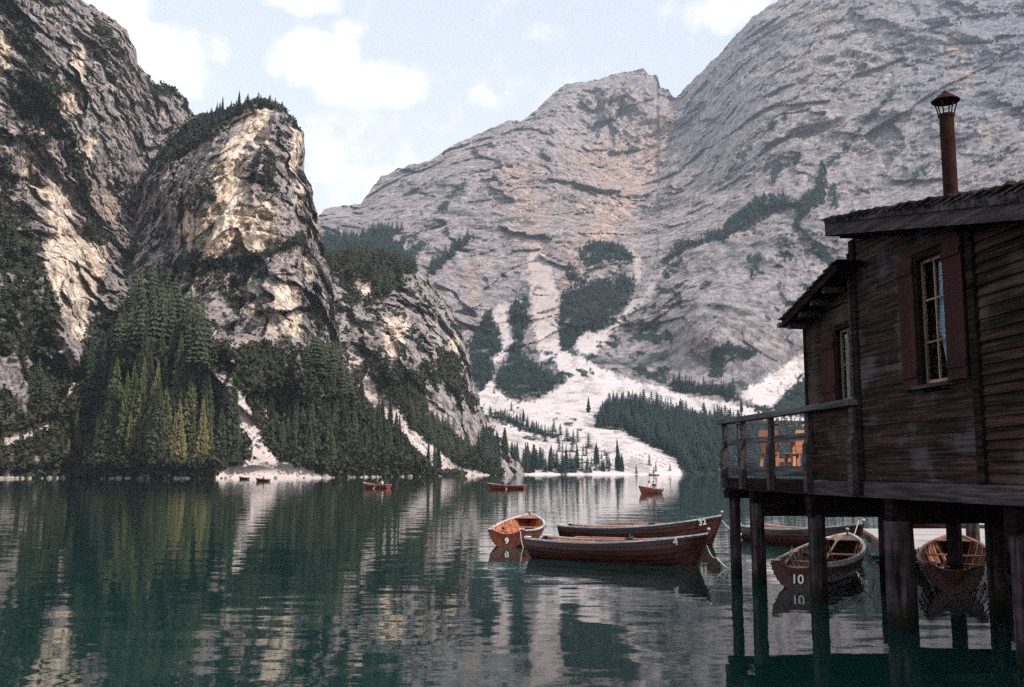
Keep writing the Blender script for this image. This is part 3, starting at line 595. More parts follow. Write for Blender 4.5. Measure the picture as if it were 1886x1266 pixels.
# ------------------------------------------------------------------ vegetation
def conifer(seed, H=1.0, whorls=20, per=9, full=1.0, droop=.28, wide=.19):
    """unit-high conifer: leaf blades in drooping whorls, as (verts, faces)"""
    r = random.Random(seed); vs, fs = [], []
    for k in range(whorls):
        t_ = k / (whorls - 1); z0 = .08 + .90 * t_ ** .95 + r.uniform(-.01, .01)
        L = wide * (1 - t_) ** .82 * (1 if t_ > .12 else .75) * full + .012
        n = max(4, int(per * (1 - .45 * t_)))
        a0 = r.uniform(0, 6.28)
        for i in range(n):
            if r.random() < .08: continue
            a = a0 + 6.283 * i / n + r.uniform(-.25, .25); l = L * r.uniform(.6, 1.2); dz = -l * droop * r.uniform(.4, 2.0)
            c, s_ = math.cos(a), math.sin(a); wd = l * r.uniform(.16, .26) + .003; b0 = len(vs)
            p = lambda d, side, z: (c * d - s_ * side, s_ * d + c * side, z)
            vs += [p(.004, 0, z0 + .018), p(l * .45, wd * .6, z0 + dz * .35 - .006), p(l * .5, 0, z0 + dz * .3 + .014), p(l * .45, -wd * .6, z0 + dz * .35 - .006),
                   p(l * .82, wd * .35, z0 + dz - .012), p(l, 0, z0 + dz * .9), p(l * .82, -wd * .35, z0 + dz - .012), p(l * .62, wd * .9, z0 + dz * .9 - .02), p(l * .62, -wd * .9, z0 + dz * .9 - .02)]
            fs += [tuple(b0 + q for q in f_) for f_ in ((0, 1, 2), (0, 2, 3), (1, 7, 4), (2, 1, 4, 5), (3, 2, 5, 6), (3, 6, 8))]
    return vs, fs
def light_conifer(seed):
    r = random.Random(seed); vs, fs = [], []
    for k in range(8):
        t_ = k / 8; z0 = .06 + .88 * t_; L = .19 * (1 - t_) ** .85 + .015; n = 6; a0 = r.uniform(0, 6)
        for i in range(n):
            a = a0 + 6.283 * i / n + r.uniform(-.3, .3); l = L * r.uniform(.65, 1.25); c, s_ = math.cos(a), math.sin(a); wd = l * .5; b0 = len(vs)
            vs += [(0, 0, z0 + .10), (c * l - s_ * wd, s_ * l + c * wd, z0 - .02), (c * l * 1.15, s_ * l * 1.15, z0 + .01), (c * l + s_ * wd, s_ * l - c * wd, z0 - .03)]
            fs += [(b0, b0 + 1, b0 + 2), (b0, b0 + 2, b0 + 3)]
    vs += [(0, 0, 1), (.02, 0, .85), (-.015, .015, .85)]; fs.append((len(vs) - 3, len(vs) - 2, len(vs) - 1))
    return vs, fs
def mesh_of(name, vs, fs, m):
    me = bpy.data.meshes.new(name); me.from_pydata(vs, [], fs); me.update()
    if m: me.materials.append(m)
    return me
CROWNS = {}
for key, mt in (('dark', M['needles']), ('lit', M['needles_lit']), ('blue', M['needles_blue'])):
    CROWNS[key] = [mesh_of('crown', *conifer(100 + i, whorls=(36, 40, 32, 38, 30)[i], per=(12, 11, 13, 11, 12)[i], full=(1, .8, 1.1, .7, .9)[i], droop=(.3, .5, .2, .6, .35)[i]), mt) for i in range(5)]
tb = MB(); tb.tube([(0, 0, -.06), (0, 0, .35), (.003, 0, .7), (0, 0, .97)], [.016, .012, .006, .001], 6)
TRUNK = mesh_of('trunk', tb.v, tb.f, M['bark'])
ntree = 0
def tree(P, h, key, label, group):
    global ntree; ntree += 1
    o = empty('spruce_tree', P, random.uniform(0, 6.28)); wd = h * random.uniform(.55, 1.05); o.scale = (wd, wd, h); o.rotation_euler.x = random.uniform(-.04, .04)
    props(o, label, 'tree', group)
    link('trunk', TRUNK, o); link('crown', random.choice(CROWNS[key]), o)
def inside(poly, x, y):
    r = False; n = len(poly)
    for i in range(n):
        ax, ay = poly[i]; bx, by = poly[(i + 1) % n]
        if (ay > y) != (by > y) and x < (bx - ax) * (y - ay) / (by - ay) + ax: r = not r
    return r
def scatter(poly, n, mind=0.0, seed=1):
    r = random.Random(seed); xs = [q[0] for q in poly]; ys = [q[1] for q in poly]; out = []; tries = 0
    while len(out) < n and tries < n * 60:
        tries += 1; x = r.uniform(min(xs), max(xs)); y = r.uniform(min(ys), max(ys))
        if inside(poly, x, y) and (mind == 0 or all((x - a) ** 2 + ((y - b_) * 1.6) ** 2 > mind * mind for a, b_ in out)): out.append((x, y))
    return out
def blocked(x, y, hp, polys):
    return any(inside(p_, x, y - hp * q) for p_ in polys for q in (.15, .5, .85))
def surf(order, x, y):
    for nm in order:
        if covers(nm, x, y): return ground(nm, x, y)
NEAR = ('rock_spire', 'cliff')
# named stands of single trees
Z_FRONT = [(170,876),(172,835),(215,800),(300,790),(385,812),(452,850),(440,862),(395,868),(388,878)]
Z_TALL = [(150,790),(160,700),(180,640),(225,575),(300,545),(365,590),(380,640),(372,690),(400,735),(420,770),(452,812),(462,838),(440,850),(300,795),(215,800)]
Z_SLOPE = [(500,800),(480,760),(452,712),(430,670),(480,668),(556,676),(632,712),(700,776),(766,812),(806,852),(815,870),(612,870),(560,856),(515,842)]
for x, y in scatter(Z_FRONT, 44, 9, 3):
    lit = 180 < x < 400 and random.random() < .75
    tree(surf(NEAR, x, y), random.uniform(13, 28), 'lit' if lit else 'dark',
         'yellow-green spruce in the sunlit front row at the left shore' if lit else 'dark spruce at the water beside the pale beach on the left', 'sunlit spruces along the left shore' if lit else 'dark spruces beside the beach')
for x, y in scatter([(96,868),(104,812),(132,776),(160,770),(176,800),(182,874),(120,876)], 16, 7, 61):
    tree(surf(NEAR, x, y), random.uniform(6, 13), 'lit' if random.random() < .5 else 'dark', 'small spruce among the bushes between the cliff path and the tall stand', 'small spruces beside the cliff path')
for x, y in scatter(Z_TALL, 84, 8, 4):
    lit = 190 < x < 300 and y > 700
    P = surf(NEAR, x, y); h = random.uniform(17, 31) if y > 720 and x < 380 else (random.uniform(7, 16) if x < 300 else random.uniform(6, 13))
    if blocked(x, y, h / P.y * F, SCREE_S[:1]): h *= .45
    tree(P, h, 'lit' if lit and random.random() < .25 else 'dark', 'tall dark spruce in the steep stand under the left cliff', 'tall spruces climbing the foot of the left cliff')
for x, y in scatter(Z_SLOPE, 150, 6, 5):
    if x < 610 and random.random() < .62: continue
    tree(surf(('rock_spire',), x, y), random.uniform(7, 17) if y > 760 else random.uniform(4, 10), 'dark', 'dark green spruce on the wooded slope between the beach and the rocky ridge', 'spruces on the wooded talus slope')
for x, y in scatter([(875,868),(880,812),(930,832),(960,850),(1030,858),(1075,862),(1080,868)], 32, 5, 6):
    P = ground('rocky_ridge', x, y) if covers('rocky_ridge', x, y) and x < 930 else ground('mountain', x, y)
    tree(P, random.uniform(13, 20), 'dark', 'dark spruce in the row on the central shore in front of the scree', 'spruces on the central shore')
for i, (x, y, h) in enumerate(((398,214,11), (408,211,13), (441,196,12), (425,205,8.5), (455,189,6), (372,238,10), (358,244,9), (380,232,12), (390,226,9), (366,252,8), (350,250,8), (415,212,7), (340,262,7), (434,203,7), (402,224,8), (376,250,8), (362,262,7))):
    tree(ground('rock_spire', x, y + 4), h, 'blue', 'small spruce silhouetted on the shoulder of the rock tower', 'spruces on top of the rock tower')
lone = ((1138, 866, 24, 'tallest lone spruce standing on the pale scree by the central shore'), (1146, 868, 14, 'short spruce leaning against the tallest lone one on the scree'),
        (1083, 760, 16, 'lone narrow spruce on the scree left of the big dark forest'), (1097, 856, 17, 'bushy conifer on the scree between the shore row and the tallest lone spruce'),
        (1112, 868, 9, 'small round conifer at the water beside the bushy one'), (963, 775, 13, 'largest of the spruces dotted on the upper pale scree'), (1366, 757, 16, 'lone spruce standing above the edge of the right hand forest'))
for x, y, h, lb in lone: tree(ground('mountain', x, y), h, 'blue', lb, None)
nmany = 300 - ntree
for x, y in scatter([(1100,800),(1150,796),(1200,820),(1242,846),(1258,866),(1340,868),(1340,830),(1200,790)], max(nmany, 0), 5, 8):
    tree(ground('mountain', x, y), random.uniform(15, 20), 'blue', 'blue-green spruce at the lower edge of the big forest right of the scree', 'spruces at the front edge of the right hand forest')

# the rest of the woods: one mass
LC = [light_conifer(i) for i in range(6)]
LCn = [(np.array(v, np.float32), f) for v, f in LC]
def mass(name, label, places, m):
    vs, fs, b0 = [], [], 0
    for (P, h) in places:
        v, f = LCn[random.randrange(6)]; a = random.uniform(0, 6.28); c, s_ = math.cos(a), math.sin(a); w_ = h * random.uniform(.65, 1.3)
        q = np.stack([(v[:, 0] * c - v[:, 1] * s_) * w_ + P[0], (v[:, 0] * s_ + v[:, 1] * c) * w_ + P[1], v[:, 2] * h + P[2]], -1)
        vs.append(q); fs += [tuple(b0 + i for i in t_) for t_ in f]; b0 += len(v)
    me = bpy.data.meshes.new(name); me.from_pydata(np.concatenate(vs).tolist(), [], fs); me.update()
    props(link(name, me, None, (m,)), label, kind='stuff')
pl = []
for x, y in scatter([(1098,788),(1104,765),(1130,742),(1180,745),(1250,760),(1330,775),(1500,798),(1720,820),(1720,868),(1262,868),(1244,846),(1200,820),(1150,794)], 1500, 0, 11):
    pl.append((ground('mountain', x, y), random.uniform(9, 20)))
for x, y in scatter([(578,445),(600,436),(660,437),(700,421),(740,424),(715,447),(728,462),(760,478),(765,500),(578,500)], 420, 0, 12): pl.append((ground('mountain', x, y), random.uniform(14, 24)))
for po, n, h in ((VEG_FAR[3], 70, 18), (VEG_FAR[6], 200, 11), (VEG_FAR[10], 360, 11), (VEG_FAR[9], 160, 10), (VEG_FAR[14], 260, 13), (VEG_FAR[7], 70, 11), (VEG_FAR[26], 160, 12), (VEG_FAR[16], 120, 12), (VEG_FAR[25], 60, 12), (VEG_FAR[11], 90, 11)):
    for x, y in scatter(po, n, 0, n): pl.append((ground('mountain', x, y), h * random.uniform(.6, 1.2)))
for x, y in scatter([(900,700),(950,760),(1010,790),(1120,835),(1240,860),(1090,866),(1010,820),(930,790)], 34, 0, 14): pl.append((ground('mountain', x, y), random.uniform(5, 13)))
for x, y in scatter([(885,870),(888,818),(935,838),(1010,857),(1080,864),(1088,872)], 130, 0, 77): pl.append((ground('mountain', x, y) if x > 915 else ground('rocky_ridge', x, y), random.uniform(8, 16)))
for x, y in scatter(VEG_FAR[29], 50, 0, 15): pl.append((ground('mountain', x, y), random.uniform(6, 11)))
for x, y in scatter([(1030,862),(1080,860),(1200,868),(1250,862),(1240,872),(1040,872)], 18, 0, 16): pl.append((ground('mountain', x, y), random.uniform(4, 9)))
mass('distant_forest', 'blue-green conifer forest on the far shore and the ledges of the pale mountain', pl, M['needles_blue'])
pl = []
for po, n, hh, nm in ((Z_SLOPE, 300, (2, 8), 'rock_spire'), ([(150,690),(175,640),(240,560),(300,545),(390,640),(380,690),(300,640)], 90, (10, 20), 'rock_spire'), (VEG_R[0], 110, (7, 13), 'rocky_ridge'), (VEG_R[1], 90, (5, 9), 'rocky_ridge'),
                      (VEG_R[2], 170, (6, 12), 'rocky_ridge'), (VEG_S[0], 120, (3, 7), 'rock_spire'), (VEG_S[1], 60, (3, 5), 'rock_spire'), ([(560,668),(605,655),(640,700),(700,765),(790,806),(850,876),(800,870),(700,800)], 130, (7, 15), 'rock_spire'),
                      (VEG_L[1], 50, (3, 7), 'cliff'), (VEG_L[2], 260, (4, 10), 'cliff'), (VEG_L[0], 80, (3, 7), 'cliff')):
    for x, y in scatter(po, n, 0, n + 1):
        if po is Z_SLOPE and x < 610 and random.random() < .7: continue
        if covers(nm, x, y) and not any(inside(p_, x, y) for p_ in SCREE_S + SCREE_R):
            P = ground(nm, x, y); h = random.uniform(*hh)
            if not blocked(x, y, h / P.y * F, SCREE_S[:1] + SCREE_S[2:]): pl.append((P, h))
mass('slope_forest', 'mass of smaller conifers filling the wooded slopes under the near cliffs', pl, M['needles'])

# scrub: leaf tufts wherever turf and dwarf pine cover the rock
def tufts(name, label, srcs, m):
    vs = []; 
    for nm, n, r0, r1 in srcs:
        T = TERR[name_ := nm]; v = T['veg']; vis = (T['PX'] > -30) & (T['PX'] < 1500) & (T['PY'] > -20) & (T['PY'] < 874) & (v > .45) & (T['Z'] > .8)
        idx = np.argwhere(vis); 
        if len(idx) == 0: continue
        sel = idx[rng.integers(0, len(idx), n)]
        P = np.stack([T['X'][sel[:, 0], sel[:, 1]], T['Y'][sel[:, 0], sel[:, 1]], T['Z'][sel[:, 0], sel[:, 1]]], -1)
        for k in range(5):
            s_ = rng.uniform(r0, r1, (n, 1)); c = P + rng.normal(0, .55, (n, 3)) * s_ * np.array([1, 1, .5]) + np.array([0, -.3, .25]) * s_
            a = rng.normal(0, 1, (n, 3)); a /= np.linalg.norm(a, axis=1, keepdims=True); b_ = np.cross(a, rng.normal(0, 1, (n, 3))); b_ /= np.linalg.norm(b_, axis=1, keepdims=True)
            vs.append(np.stack([c + a * s_ * .7, c - a * s_ * .3 + b_ * s_ * .5, c - a * s_ * .35 - b_ * s_ * .45], 1))
    V_ = np.concatenate(vs).reshape(-1, 3).astype(np.float32); nt = len(V_) // 3
    me = bpy.data.meshes.new(name); me.vertices.add(nt * 3); me.vertices.foreach_set('co', V_.reshape(-1)); me.loops.add(nt * 3)
    me.loops.foreach_set('vertex_index', np.arange(nt * 3, dtype=np.int32)); me.polygons.add(nt); me.polygons.foreach_set('loop_start', np.arange(0, nt * 3, 3, dtype=np.int32)); me.update()
    props(link(name, me, None, (m,)), label, kind='stuff')
tufts('scrub', 'dark dwarf pine scrub and turf clinging to the near cliffs', (('cliff', 15000, .8, 2.2), ('rock_spire', 20000, .8, 2.0), ('rocky_ridge', 11000, 1.0, 2.4)), M['shrub'])

# bare dead trunks among the living trees
for i, (x, y, h) in enumerate(((518, 848, 17), (545, 835, 15), (598, 862, 16), (683, 815, 19), (604, 812, 14), (172, 800, 15), (1048, 846, 11))):
    P = ground('rock_spire', x, y) if x < 900 else ground('mountain', x, y)
    o = empty('dead_tree', P); props(o, ('tallest bare pale trunk' if i == 3 else 'bare grey trunk') + ' standing ' + ('beside the dark spruces above the beach', 'in the wood just right of the beach', 'near the shore right of the beach tip', 'high among the spruces of the wooded slope', 'in the middle of the wooded slope', 'behind the shrubs at the far left shore', 'alone on the pale central scree')[i], 'tree')
    mb = MB(); mb.tube([(0, 0, -1), (.1, 0, h * .5), (.25, .1, h)], [.17, .12, .04], 6); mb.build('trunk', M['rail'], o)
    for k in range(9):
        z = h * (.3 + .07 * k); a = k * 2.4; l = 1.6 * (1 - k / 12); mb = MB(); mb.tube([(.12, 0, z), (math.cos(a) * l, math.sin(a) * l, z - .3)], [.05, .02], 4); mb.build('branch', M['rail'], o)
# loose stones on the scree and along the water line
SM = plain('pale_limestone', (.40, .355, .34), .95, 0, .4, .4)
def stones(name, label, places):
    vs, fs = [], []; ico = [(0, 0, 1), (.9, 0, .4), (.28, .85, .4), (-.72, .53, .4), (-.72, -.53, .4), (.28, -.85, .4), (.72, .53, -.4), (-.28, .85, -.4), (-.9, 0, -.4), (-.28, -.85, -.4), (.72, -.53, -.4)]
    ff = [(0, 1, 2), (0, 2, 3), (0, 3, 4), (0, 4, 5), (0, 5, 1), (1, 6, 2), (2, 6, 7), (2, 7, 3), (3, 7, 8), (3, 8, 4), (4, 8, 9), (4, 9, 5), (5, 9, 10), (5, 10, 1), (1, 10, 6)]
    for P, s_ in places:
        b0 = len(vs); sx, sy, sz = s_ * random.uniform(.7, 1.3), s_ * random.uniform(.7, 1.3), s_ * random.uniform(.5, .9)
        vs += [(P[0] + x * sx * random.uniform(.75, 1.2), P[1] + y * sy * random.uniform(.75, 1.2), P[2] + z * sz * random.uniform(.75, 1.2)) for x, y, z in ico]; fs += [tuple(b0 + q for q in f_) for f_ in ff]
    props(link(name, mesh_of(name, vs, fs, SM)), label, kind='stuff')
pl = []
for po, n, nm, s0, s1 in (([(1040,664),(1085,668),(1250,728),(1340,750),(1180,738),(1100,742),(1095,800),(1235,860),(1000,868),(905,790),(900,720),(1000,735)], 650, 'mountain', .3, 1.3), ([(1200,830),(1250,862),(1100,868),(1000,868)], 200, 'mountain', .5, 1.5),
                          (SCREE_S[0], 220, 'rock_spire', .2, .9), (SCREE_S[2], 250, 'rock_spire', .4, 1.2), (SCREE_R[0], 400, 'rocky_ridge', .4, 1.4), (SCREE_FAR[3], 60, 'mountain', .5, 1.5)):
    for x, y in scatter(po, n, 0, n + 5):
        if covers(nm, x, y): pl.append((ground(nm, x, y), random.uniform(s0, s1) * random.random() + s0 * .6))
for k in range(80):
    x = random.gauss(random.choice((20, 95, 215, 330, 612, 668, 690, 748, 850)), 13); nm = 'cliff' if x < 132 else ('rock_spire' if x < 830 else 'rocky_ridge'); b_ = float(np.interp(x, TERR[nm]['px'], TERR[nm]['base'])); P = ground(nm, x, b_ - random.uniform(.5, 3)); P.z = max(P.z, 0) * .4; pl.append((P, random.uniform(.3, 1.3)))
stones('loose_stones', 'pale loose stones strewn over the scree and along the water line', pl)

# ------------------------------------------------------------------ boats
def text_mesh(txt, size, m, depth=.004):
    cu = bpy.data.curves.new('number', 'FONT'); cu.body = txt; cu.size = size; cu.extrude = depth; cu.align_x = 'CENTER'; cu.align_y = 'CENTER'; cu.offset = size * .018
    o = bpy.data.objects.new('number', cu); COL.objects.link(o); dg = bpy.context.evaluated_depsgraph_get()
    me = bpy.data.meshes.new_from_object(o.evaluated_get(dg)); bpy.data.objects.remove(o); bpy.data.curves.remove(cu)
    me.name = 'number'; me.materials.clear(); me.materials.append(m); return me
def frame(o, origin, xdir, nrm):
    """place a child: local x along xdir, local z along nrm"""
    x = Vector(xdir).normalized(); n = Vector(nrm).normalized(); y = n.cross(x).normalized(); x = y.cross(n)
    mt = Matrix((x, y, n)).transposed().to_4x4(); mt.translation = origin; o.matrix_local = mt
NP = 8
class Hull:
    def __init__(s, L, beam=1.62, rise=.64): s.L = L; s.b = beam / 2; s.r = rise
    def half(s, t): # half beam at gunwale
        return s.b * (.70 + .30 * math.sin(min(t / .48, 1) * math.pi / 2)) if t < .48 else s.b * max(.012, (1 - ((t - .48) / .52) ** 2.3)) ** .78
    def sheer(s, t): return .56 - .34 * t + s.r * t * t
    def keel(s, t): return -.16 + .10 * max(0, .2 - t) / .2 + .16 * max(0, (t - .8) / .2) ** 2
    def pt(s, t, v, side, off=0.0):
        b_, k, h_ = s.half(t), s.keel(t), s.sheer(t)
        f_ = math.sin(v * math.pi / 2) ** .85; g_ = 1 - math.cos(v * math.pi / 2) ** 1.25
        tf = max(0, (t - .75) / .25); f_ = f_ * (1 - tf) + (v ** .9) * tf * 1.0 + 0; g_ = g_ * (1 - tf * .7) + v * tf * .7
        x = s.L * t - (s.L * .055) * (1 - g_) * tf ** 2 * 1.2
        if t < .08: x += -.05 * (1 - t / .08) * g_
        return Vector((x, side * (b_ * f_ + off), k + (h_ - k) * g_))
def boat(P, Q, label, group=None, num=None, num_at='side', hull_m='hull', gun='gun_pale', band='gun_navy', far=False, beam=1.62, rise=.64, lining='lining'):
    """rowing boat from stern point P to bow point Q on the water"""
    P = Vector(P); Q = Vector(Q); L = (Q - P).length; a = math.atan2(Q.y - P.y, Q.x - P.x)
    o = empty('rowing_boat', P, a); props(o, label, 'boat', group); H = Hull(L, beam, rise)
    ns = 13 if far else 30; npl = 4 if far else NP
    mb = MB()
    for side in (-1, 1):
        vs, fs = [], []; cols = []
        for i in range(ns + 1):
            t_ = i / ns; row = []
            for k in range(npl):
                lap = 0 if far else .030 * min(1, (1 - t_) * 12)
                row += [H.pt(t_, k / npl, side, lap if k else 0), H.pt(t_, (k + 1) / npl, side, 0)]
            cols.append(row)
        n = 2 * npl
        for r_ in cols: vs += r_
        for i in range(ns):
            for k in range(n - 1):
                q = (i * n + k, (i + 1) * n + k, (i + 1) * n + k + 1, i * n + k + 1); fs.append(q if side < 0 else q[::-1])
        mb.add(vs, fs)
    hull = mb.build('hull', M[hull_m], o)
    mb = MB()
    for side in (-1, 1):
        vs, fs = [], []; n = 9
        for i in range(ns + 1):
            t_ = .012 + .975 * i / ns
            for k in range(n):
                p_ = H.pt(t_, k / (n - 1), side, -.022); p_.y = side * max(side * p_.y, 0); p_.z += .02 * (1 - k / (n - 1)); vs.append(p_)
        for i in range(ns):
            for k in range(n - 1):
                q = (i * n + k, (i + 1) * n + k, (i + 1) * n + k + 1, i * n + k + 1); fs.append(q[::-1] if side < 0 else q)
        mb.add(vs, fs)
    mb.build('lining', M[lining], o)
    # floor boards
    mb = MB(); zf = .03
    for j in range(-3, 4):
        vs = []; n = 10
        for i in range(n + 1):
            t_ = .06 + .8 * i / n; y = j * .15; lim = H.half(t_) * .62
            if abs(y) < lim: vs.append((t_ * L, y))
        if len(vs) > 1: mb.box(vs[0][0], vs[-1][0], j * .15 - .06, j * .15 + .06, zf, zf + .02)
    mb.build('floorboards', M['thwart'], o)
    # gunwales
    for side in (-1, 1):
        mb = MB(); vs, fs = [], []
        for i in range(ns + 1):
            t_ = i / ns; p_ = H.pt(t_, 1, side); w0, w1, h0, h1 = -.045, .030, -.018, .022
            for dy, dz in ((w0, h0), (w1, h0), (w1, h1), (w0, h1)): vs.append((p_.x, p_.y + side * dy if abs(p_.y) > .05 else p_.y + side * max(dy, -abs(p_.y)), p_.z + dz))
        for i in range(ns):
            for k in range(4):
                q = (i * 4 + k, (i + 1) * 4 + k, (i + 1) * 4 + (k + 1) % 4, i * 4 + (k + 1) % 4); fs.append(q if side < 0 else q[::-1])
        fs += [(0, 1, 2, 3), tuple(ns * 4 + k for k in (3, 2, 1, 0))]
        mb.add(vs, fs); mb.build('gunwale', M[gun], o)
        if band:
            mb = MB(); vs, fs = [], []
            for i in range(ns + 1):
                t_ = i / ns; p_ = H.pt(t_, 1, side); hb_ = .055
                for dy, dz in ((.004, -.019 - hb_), (.024, -.019 - hb_), (.024, -.019), (.004, -.019)): vs.append((p_.x, p_.y + side * dy, p_.z + dz))
            for i in range(ns):
                for k in range(4):
                    q = (i * 4 + k, (i + 1) * 4 + k, (i + 1) * 4 + (k + 1) % 4, i * 4 + (k + 1) % 4); fs.append(q if side < 0 else q[::-1])
            fs += [(0, 1, 2, 3), tuple(ns * 4 + k for k in (3, 2, 1, 0))]
            mb.add(vs, fs); mb.build('rubbing_band', M[band], o)
    # transom: a board with a dipped top edge between two pale corner caps
    ring = []; n = 10
    for k in range(n + 1): p_ = H.pt(0, k / n, -1); ring.append((p_.x, p_.y, p_.z))
    top = []
    hb_, hs = H.half(0), H.sheer(0)
    for k in range(1, 12):
        u = -1 + 2 * k / 12; dip = .0 if abs(u) > .72 else .13 * (1 - (u / .72) ** 2) ** .7; top.append((H.pt(0, 1, 1).x, u * hb_, hs + .005 - dip))
    left = [(x, -y, z) for x, y, z in ring[::-1]]
    out = ring + top + left[:-1]
    vs = [(x - .012, y, z) for x, y, z in out] + [(x + .03, y * .97, z) for x, y, z in out]; nn_ = len(out)
    ctr = len(vs); vs += [(out[0][0] - .02, 0, .1), (out[0][0] + .02, 0, .1)]
    fs = [(i, ctr, (i + 1) % nn_) for i in range(nn_)] + [(nn_ + i, nn_ + (i + 1) % nn_, ctr + 1) for i in range(nn_)] + [(i, (i + 1) % nn_, nn_ + (i + 1) % nn_, nn_ + i) for i in range(nn_)]
    mb = MB(); mb.add(vs, fs); tr = mb.build('transom', M[hull_m], o)
    for side in (-1, 1):
        mb = MB(); mb.box(-.10, .06, side * hb_ - (.20 if side > 0 else -.03), side * hb_ + (.03 if side > 0 else .20), hs + .024, hs + .05); mb.build('corner_cap', M[gun], o, bevel=.006)
    # stem post with its knob
    mb = MB(); top_ = H.pt(1, 1, 1); pts = [H.pt(1, v, 1) for v in (0, .25, .5, .75, 1)]; pts = [Vector((p_.x + .01, 0, p_.z)) for p_ in pts] + [Vector((top_.x + .01, 0, top_.z + .09))]
    mb.tube(pts, [.03, .032, .034, .036, .04, .034], 6); st = mb.build('stem_post', M[hull_m], o)
    if not far:
        mb = MB(); mb.tube([(top_.x + .01, 0, top_.z + .085), (top_.x + .01, 0, top_.z + .10), (top_.x + .01, 0, top_.z + .13), (top_.x + .01, 0, top_.z + .15)], [.02, .045, .045, .015], 8); mb.build('knob', M['gun_pale'], st)
    # seats
    for t_, wd in ((.13, .40), (.40, .24), (.66, .24)):
        mb = MB(); z = H.sheer(t_) - .17; x0 = t_ * L
        y0, y1 = [H.half(max(t_ + q / L, 0)) * .95 for q in (-wd / 2, wd / 2)]
        mb.add([(x0 - wd / 2, -y0, z), (x0 + wd / 2, -y1, z), (x0 + wd / 2, y1, z), (x0 - wd / 2, y0, z), (x0 - wd / 2, -y0, z + .03), (x0 + wd / 2, -y1, z + .03), (x0 + wd / 2, y1, z + .03), (x0 - wd / 2, y0, z + .03)],
               [(0, 3, 2, 1), (4, 5, 6, 7), (0, 1, 5, 4), (1, 2, 6, 5), (2, 3, 7, 6), (3, 0, 4, 7)])
        mb.build('seat', M['thwart'], o)
    # bow deck
    mb = MB(); t0 = .86; ring = [H.pt(t_, 1, s_) for s_, ts in ((-1, (t0, .90, .94, .98)), (1, (.98, .94, .90, t0))) for t_ in ts]
    mb.add([(p_.x, p_.y * .93, p_.z - .012) for p_ in ring], [tuple(range(len(ring)))]); mb.build('foredeck', M[lining], o)
    if not far:
        for i in range(13):
            t_ = .08 + .80 * i / 12
            for side in (-1, 1):
                mb = MB(); pts = []
                for k in range(3, 10): p_ = H.pt(t_, k / 9, side, -.036); pts.append(p_ - Vector((0, 0, .008)))
                mb.tube(pts, .020, 4); mb.build('rib', M['oar'], o)
        for t_ in (.50,):
            for side in (-1, 1):
                p_ = H.pt(t_, 1, side); mb = MB(); x, y, z = p_.x, p_.y - side * .01, p_.z
                mb.tube([(x, y, z), (x, y, z + .06)], .012, 6); mb.tube([(x - .05, y, z + .15), (x - .045, y, z + .08), (x, y, z + .055), (x + .045, y, z + .08), (x + .05, y, z + .15)], .011, 6)
                mb.build('rowlock', M['steel'], o)
    if num:
        me = text_mesh(num, {'10': .27, '9': .27}.get(num, .27), M['white']); q = link('number', me, tr if num_at == 'transom' else hull)
        if num_at == 'transom': frame(q, Vector((-.065, .0, .20)), (0, -1, 0), (-1, 0, .12))
        else:
            t_, side = num_at[1], num_at[2] if isinstance(num_at, tuple) else -1
            a_ = H.pt(t_, .88, side, .02); b_ = H.pt(t_ + .03, .88, side, .02); c_ = H.pt(t_, .96, side, .02)
            xd = (b_ - a_).normalized(); nr = xd.cross((c_ - a_).normalized()) if side < 0 else (c_ - a_).normalized().cross(xd)
            xd = xd if side < 0 else -xd
            frame(q, a_ + nr.normalized() * .02, xd, nr)
    return o, H
def oar(a, b, label, blade_m='oar', group=None):
    """oar from handle a to blade tip b, in world space"""
    a = Vector(a); b = Vector(b); L = (b - a).length; d = (b - a) / L
    o = empty('oar', a); o.rotation_euler = d.to_track_quat('X', 'Z').to_euler(); props(o, label, 'oar', group)
    mb = MB(); mb.tube([(0, 0, 0), (.14, 0, 0), (.16, 0, 0), (L * .3, 0, 0), (L * .78, 0, 0)], [.016, .017, .024, .026, .021], 8); mb.build('shaft', M['oar'], o)
    mb = MB(); vs = []
    for x, w_ in ((.76, .02), (.80, .05), (.86, .085), (.95, .10), (1.0, .09)): vs += [(L * x, -w_, -.008), (L * x, w_, -.008), (L * x, w_, .008), (L * x, -w_, .008)]
    mb.add(vs, [(i * 4 + k, (i + 1) * 4 + k, (i + 1) * 4 + (k + 1) % 4, i * 4 + (k + 1) % 4) for i in range(4) for k in range(4)] + [(3, 2, 1, 0), (16, 17, 18, 19)]); mb.build('blade', M[blade_m], o)
    mb = MB(); mb.tube([(L * .27, 0, 0), (L * .36, 0, 0)], .034, 8); mb.build('collar', M['black'], o)
    return o
def rope(pts, label, sag=.12, rad=.014):
    mb = MB(); out = []
    for a, b in zip(pts[:-1], pts[1:]):
        a = Vector(a); b = Vector(b)
        for k in range(9):
            q = k / 9; p_ = a.lerp(b, q); p_.z -= sag * 4 * q * (1 - q); out.append(p_)
    out.append(Vector(pts[-1])); mb.tube(out, rad, 6); o = mb.build('mooring_rope', M['rope'], None, True); props(o, label, 'rope'); return o
def loc(o, p): return Matrix.Translation(o.location) @ Matrix.Rotation(o.rotation_euler.z, 4, 'Z') @ Vector(p)

